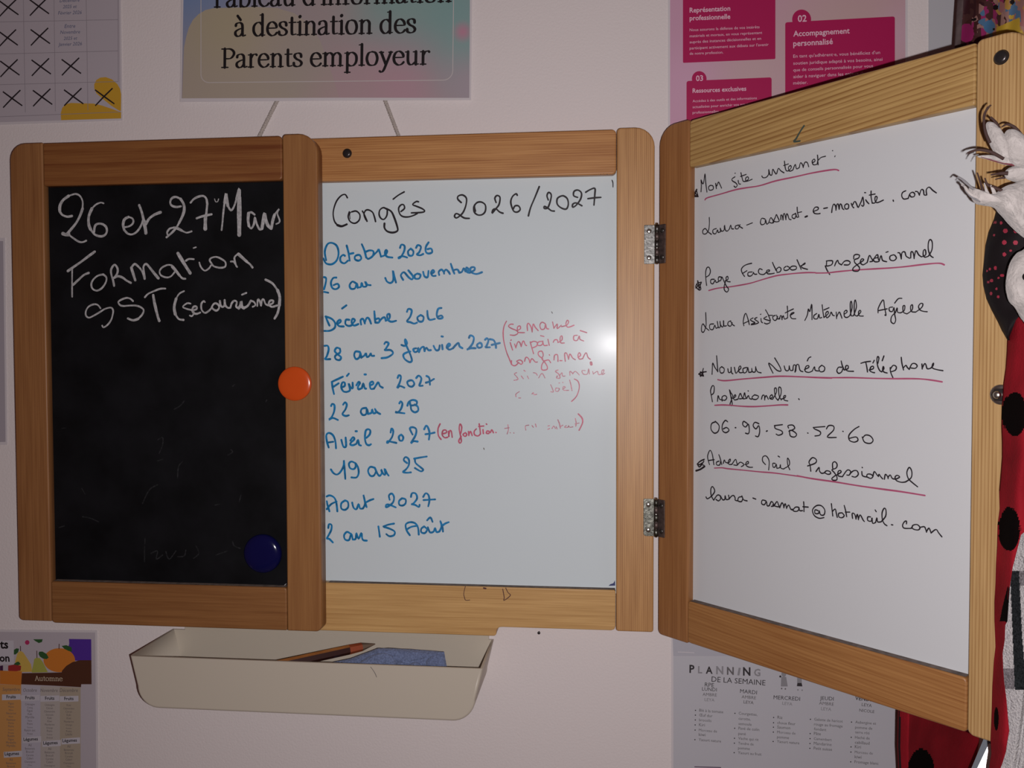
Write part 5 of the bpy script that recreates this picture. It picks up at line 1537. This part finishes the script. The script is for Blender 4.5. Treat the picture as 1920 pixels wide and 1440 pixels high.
hair(paw2, 'hair_and_shadow_tuft', [(1884, 333), (1876, 334), (1866, 336)], .8, tuft_shadow_m, 4, 2.)
hair(paw2, 'hair_and_shadow_tuft', [(1888, 362), (1868, 353), (1852, 347), (1847, 334)], 1.0, tuft_shadow_m, 8, 2.6)
hair(paw2, 'hair_and_shadow_tuft', [(1846, 368), (1839, 345), (1832, 324)], .8, tuft_shadow_m, 7, 2.4)
hair(paw2, 'hair_and_shadow_tuft', [(1856, 372), (1850, 358), (1846, 344)], 1.2, fur_m, 5, 2.4)
hair(paw2, 'hair_and_shadow_tuft', [(1868, 372), (1862, 356), (1858, 348)], 1.2, fur_m, 5, 2.4)
hair(paw2, 'hair_and_shadow_tuft', [(1846, 368), (1822, 352), (1808, 340), (1798, 333), (1792, 336)], .75, grey_tuft, 10, 3.0)
hair(paw2, 'hair_and_shadow_tuft', [(1842, 372), (1822, 366), (1810, 352), (1804, 345)], 1.0, fur_m, 12, 3.4)
hair(paw2, 'hair_and_shadow_tuft', [(1838, 378), (1820, 368), (1811, 356), (1806, 346)], .5, grey_tuft, 8, 3.0)

# plaid fleece
plaid = bpy.data.materials.new('buffalo_plaid_fleece')
plaid.use_nodes = True
nt = plaid.node_tree
pb = nt.nodes['Principled BSDF']
pb.inputs['Roughness'].default_value = 1
pb.inputs['Specular IOR Level'].default_value = .05
tc = nt.nodes.new('ShaderNodeTexCoord')
nz_ = nt.nodes.new('ShaderNodeTexNoise'); nz_.inputs['Scale'].default_value = 700; nz_.inputs['Detail'].default_value = 3
nt.links.new(tc.outputs['Object'], nz_.inputs['Vector'])
vr = nt.nodes.new('ShaderNodeValToRGB')
vr.color_ramp.elements[0].position, vr.color_ramp.elements[1].position = .3, .7
vr.color_ramp.elements[0].color, vr.color_ramp.elements[1].color = (.42, .40, .41, 1), (.60, .57, .56, 1)
nt.links.new(nz_.outputs['Fac'], vr.inputs['Fac'])
nt.links.new(vr.outputs['Color'], pb.inputs['Base Color'])
bpn = nt.nodes.new('ShaderNodeBump'); bpn.inputs['Strength'].default_value = 1; bpn.inputs['Distance'].default_value = .002
nt.links.new(nz_.outputs['Fac'], bpn.inputs['Height']); nt.links.new(bpn.outputs['Normal'], pb.inputs['Normal'])
pl_b = mat('plaid_black', (.018, .02, .022), rough=1, spec=.05, noise=.6, nscale=900, bump=1.2, bscale=700)
pl_g = mat('plaid_grey', (.20, .18, .19), rough=1, spec=.05, noise=.5, nscale=900, bump=1.2, bscale=700)


def ppick(u, v):
    h = (1071 < v < 1098) or (1253 < v < 1292) or (930 < v < 960)
    vx = u > interp([(1000, 1893), (1100, 1895), (1300, 1903), (1330, 1930)], v) and u < interp([(1000, 1908), (1100, 1912), (1200, 1917), (1300, 1926), (1330, 1931)], v) and 1070 < v < 1294
    if vx: return pl_b
    if h: return pl_g
    return plaid


mb = MB()
drape(mb, [(940, 1897), (1000, 1897), (1200, 1880), (1440, 1870), (1520, 1862)], [(940, 2000), (1520, 1990)], 945, 1520, 74, 330, lambda s, v: leaf_y(1885 + s * 110, v) - 6.2 - .8 * math.sin(s * 8 + v * .004) + 3 * math.exp(-((s - .30 - (1440 - v) * .0009) / .035) ** 2) * (v > 1250), ppick, 5.)
tag(mb.build('plaid_blanket'), 'black and white plaid fleece hanging at the lower right edge beside the red costume', 'blanket')

# reflective strip in the gap
mb = MB()
refl = mat('reflective_silver', (.95, .95, .95), rough=.42, metal=.75)
edge = mat('slate_edging', (.13, .15, .18), rough=.6)
_c = at(1850, 1415, -150)
_n = (Vector((_f.x, _f.y, _f.z)) - _c).normalized()  # strip's plane aimed at the flash to brighten it


def facing(u, v, back=0.):
    """a point of the strip's own plane, turned square to the flash so it shines bright"""
    d = ray(u, v)
    return CAM + d * (((_c - _n * back - CAM).dot(_n)) / d.dot(_n))


def strip(mb, pts, m, d=1.2):
    V = [W(p) for p in pts] + [W(p - _n * d) for p in pts]
    n = len(pts)
    mb.add(V, [list(range(n)), list(range(2 * n - 1, n - 1, -1))] + [[i, (i + 1) % n, n + (i + 1) % n, n + i] for i in range(n)], m)


vest = empty('reflective_vest', W(_c), 'bright silvery white reflective strip in the gap below the leaf, between the red folds', 'vest')
mb = MB()
strip(mb, [facing(1854.5, 1394), facing(1866, 1397), facing(1868, 1500), facing(1804, 1500)], refl)
mb.build('reflective_band', vest)
mb = MB()
strip(mb, [facing(1846.5, 1380, 1.5), facing(1858, 1383, 1.5), facing(1809, 1500, 1.5), facing(1796.5, 1500, 1.5)], edge)
strip(mb, [facing(1844, 1376, 3), facing(1872, 1376, 3), facing(1872, 1399, 3), facing(1845, 1393, 3)], edge)
mb.build('edging', vest)

# carnival cloth, top right
def carnival():
    m = bpy.data.materials.new('carnival_print')
    m.use_nodes = True
    nt = m.node_tree
    N = nt.nodes.new
    b = nt.nodes['Principled BSDF']
    b.inputs['Roughness'].default_value = .5
    tc = N('ShaderNodeTexCoord')
    nz = N('ShaderNodeTexNoise'); nz.inputs['Scale'].default_value = 60
    nt.links.new(tc.outputs['Object'], nz.inputs['Vector'])
    ad = N('ShaderNodeMixRGB'); ad.inputs[0].default_value = .035
    nt.links.new(tc.outputs['Object'], ad.inputs[1]); nt.links.new(nz.outputs['Color'], ad.inputs[2])
    vo = N('ShaderNodeTexVoronoi'); vo.inputs['Scale'].default_value = 120
    nt.links.new(ad.outputs[0], vo.inputs['Vector'])
    sp = N('ShaderNodeSeparateColor')
    nt.links.new(vo.outputs['Color'], sp.inputs[0])
    # large-scale choice: dark on the left, bright on the right
    sx = N('ShaderNodeSeparateXYZ'); nt.links.new(tc.outputs['Object'], sx.inputs[0])
    mr = N('ShaderNodeMapRange'); mr.inputs[1].default_value = CX0 * .001; mr.inputs[2].default_value = CX1 * .001
    nt.links.new(sx.outputs['X'], mr.inputs[0])
    mm = N('ShaderNodeMath'); mm.operation = 'MULTIPLY_ADD'; mm.inputs[1].default_value = .42
    nt.links.new(sp.outputs[0], mm.inputs[0])
    m2 = N('ShaderNodeMath'); m2.operation = 'MULTIPLY'; m2.inputs[1].default_value = .56
    nt.links.new(mr.outputs[0], m2.inputs[0]); nt.links.new(m2.outputs[0], mm.inputs[2])
    r = N('ShaderNodeValToRGB'); r.color_ramp.interpolation = 'CONSTANT'
    els = [(0, (.035, .008, .012)), (.26, (.06, .02, .02)), (.36, (.28, .02, .11)), (.43, (.05, .012, .012)), (.52, (.30, .16, .14)), (.58, (.07, .15, .26)), (.64, (.33, .13, .12)), (.70, (.42, .23, .05)), (.78, (.36, .19, .15)), (.85, (.50, .33, .04)), (.93, (.30, .07, .04))]
    r.color_ramp.elements[0].color = els[0][1] + (1,)
    r.color_ramp.elements[1].position = els[1][0]; r.color_ramp.elements[1].color = els[1][1] + (1,)
    for p_, c_ in els[2:]:
        e_ = r.color_ramp.elements.new(p_); e_.color = c_ + (1,)
    nt.links.new(mm.outputs[0], r.inputs['Fac'])
    nt.links.new(r.outputs['Color'], b.inputs['Base Color'])
    return m


CX0, CX1 = at(1795, 40, -110).x, at(1925, 40, -110).x
carn_m = carnival()
cdots = [(1867, 14, 5, 5), (1898, 4, 4.6, 4.6), (1863.5, 54.5, 2.2, 2.2), (1828, 36, 3, 3), (1824, 37, 3, 2.5)]
mag, sky, yel, brn = mat('magenta_cloth', (.26, .012, .10), rough=.5), mat('azure_cloth', (.06, .16, .30), rough=.5), mat('mustard_cloth', (.46, .30, .03), rough=.5), mat('umber_cloth', (.075, .05, .05), rough=.8, noise=.5, nscale=80)


def cpick(u, v):
    if inell(u, v, cdots): return blk_m
    if u < 1806 - v * .06: return brn
    if ((u - 1813) / 13) ** 2 + ((v - 62) / 18) ** 2 < 1: return mag
    if ((u - 1855) / 11) ** 2 + ((v - 50) / 12) ** 2 < 1: return sky
    if v > 52 - (u - 1868) * .45 and 1868 < u < 1912 and v < 75: return yel
    return carn_m


mb = MB()
drape(mb, [(-120, 1800), (0, 1796), (95, 1790), (200, 1780)], [(-120, 2010), (200, 2000)], -100, 200, 160, 220, lambda s, v: -105 - 7 * math.sin(9 * s + .8) - 3 * math.sin(23 * s + v * .02), cpick, 1.5)
tag(mb.build('carnival_cloth'), 'multicoloured spotted carnival cloth hanging in the top right corner above the leaf', 'cloth')
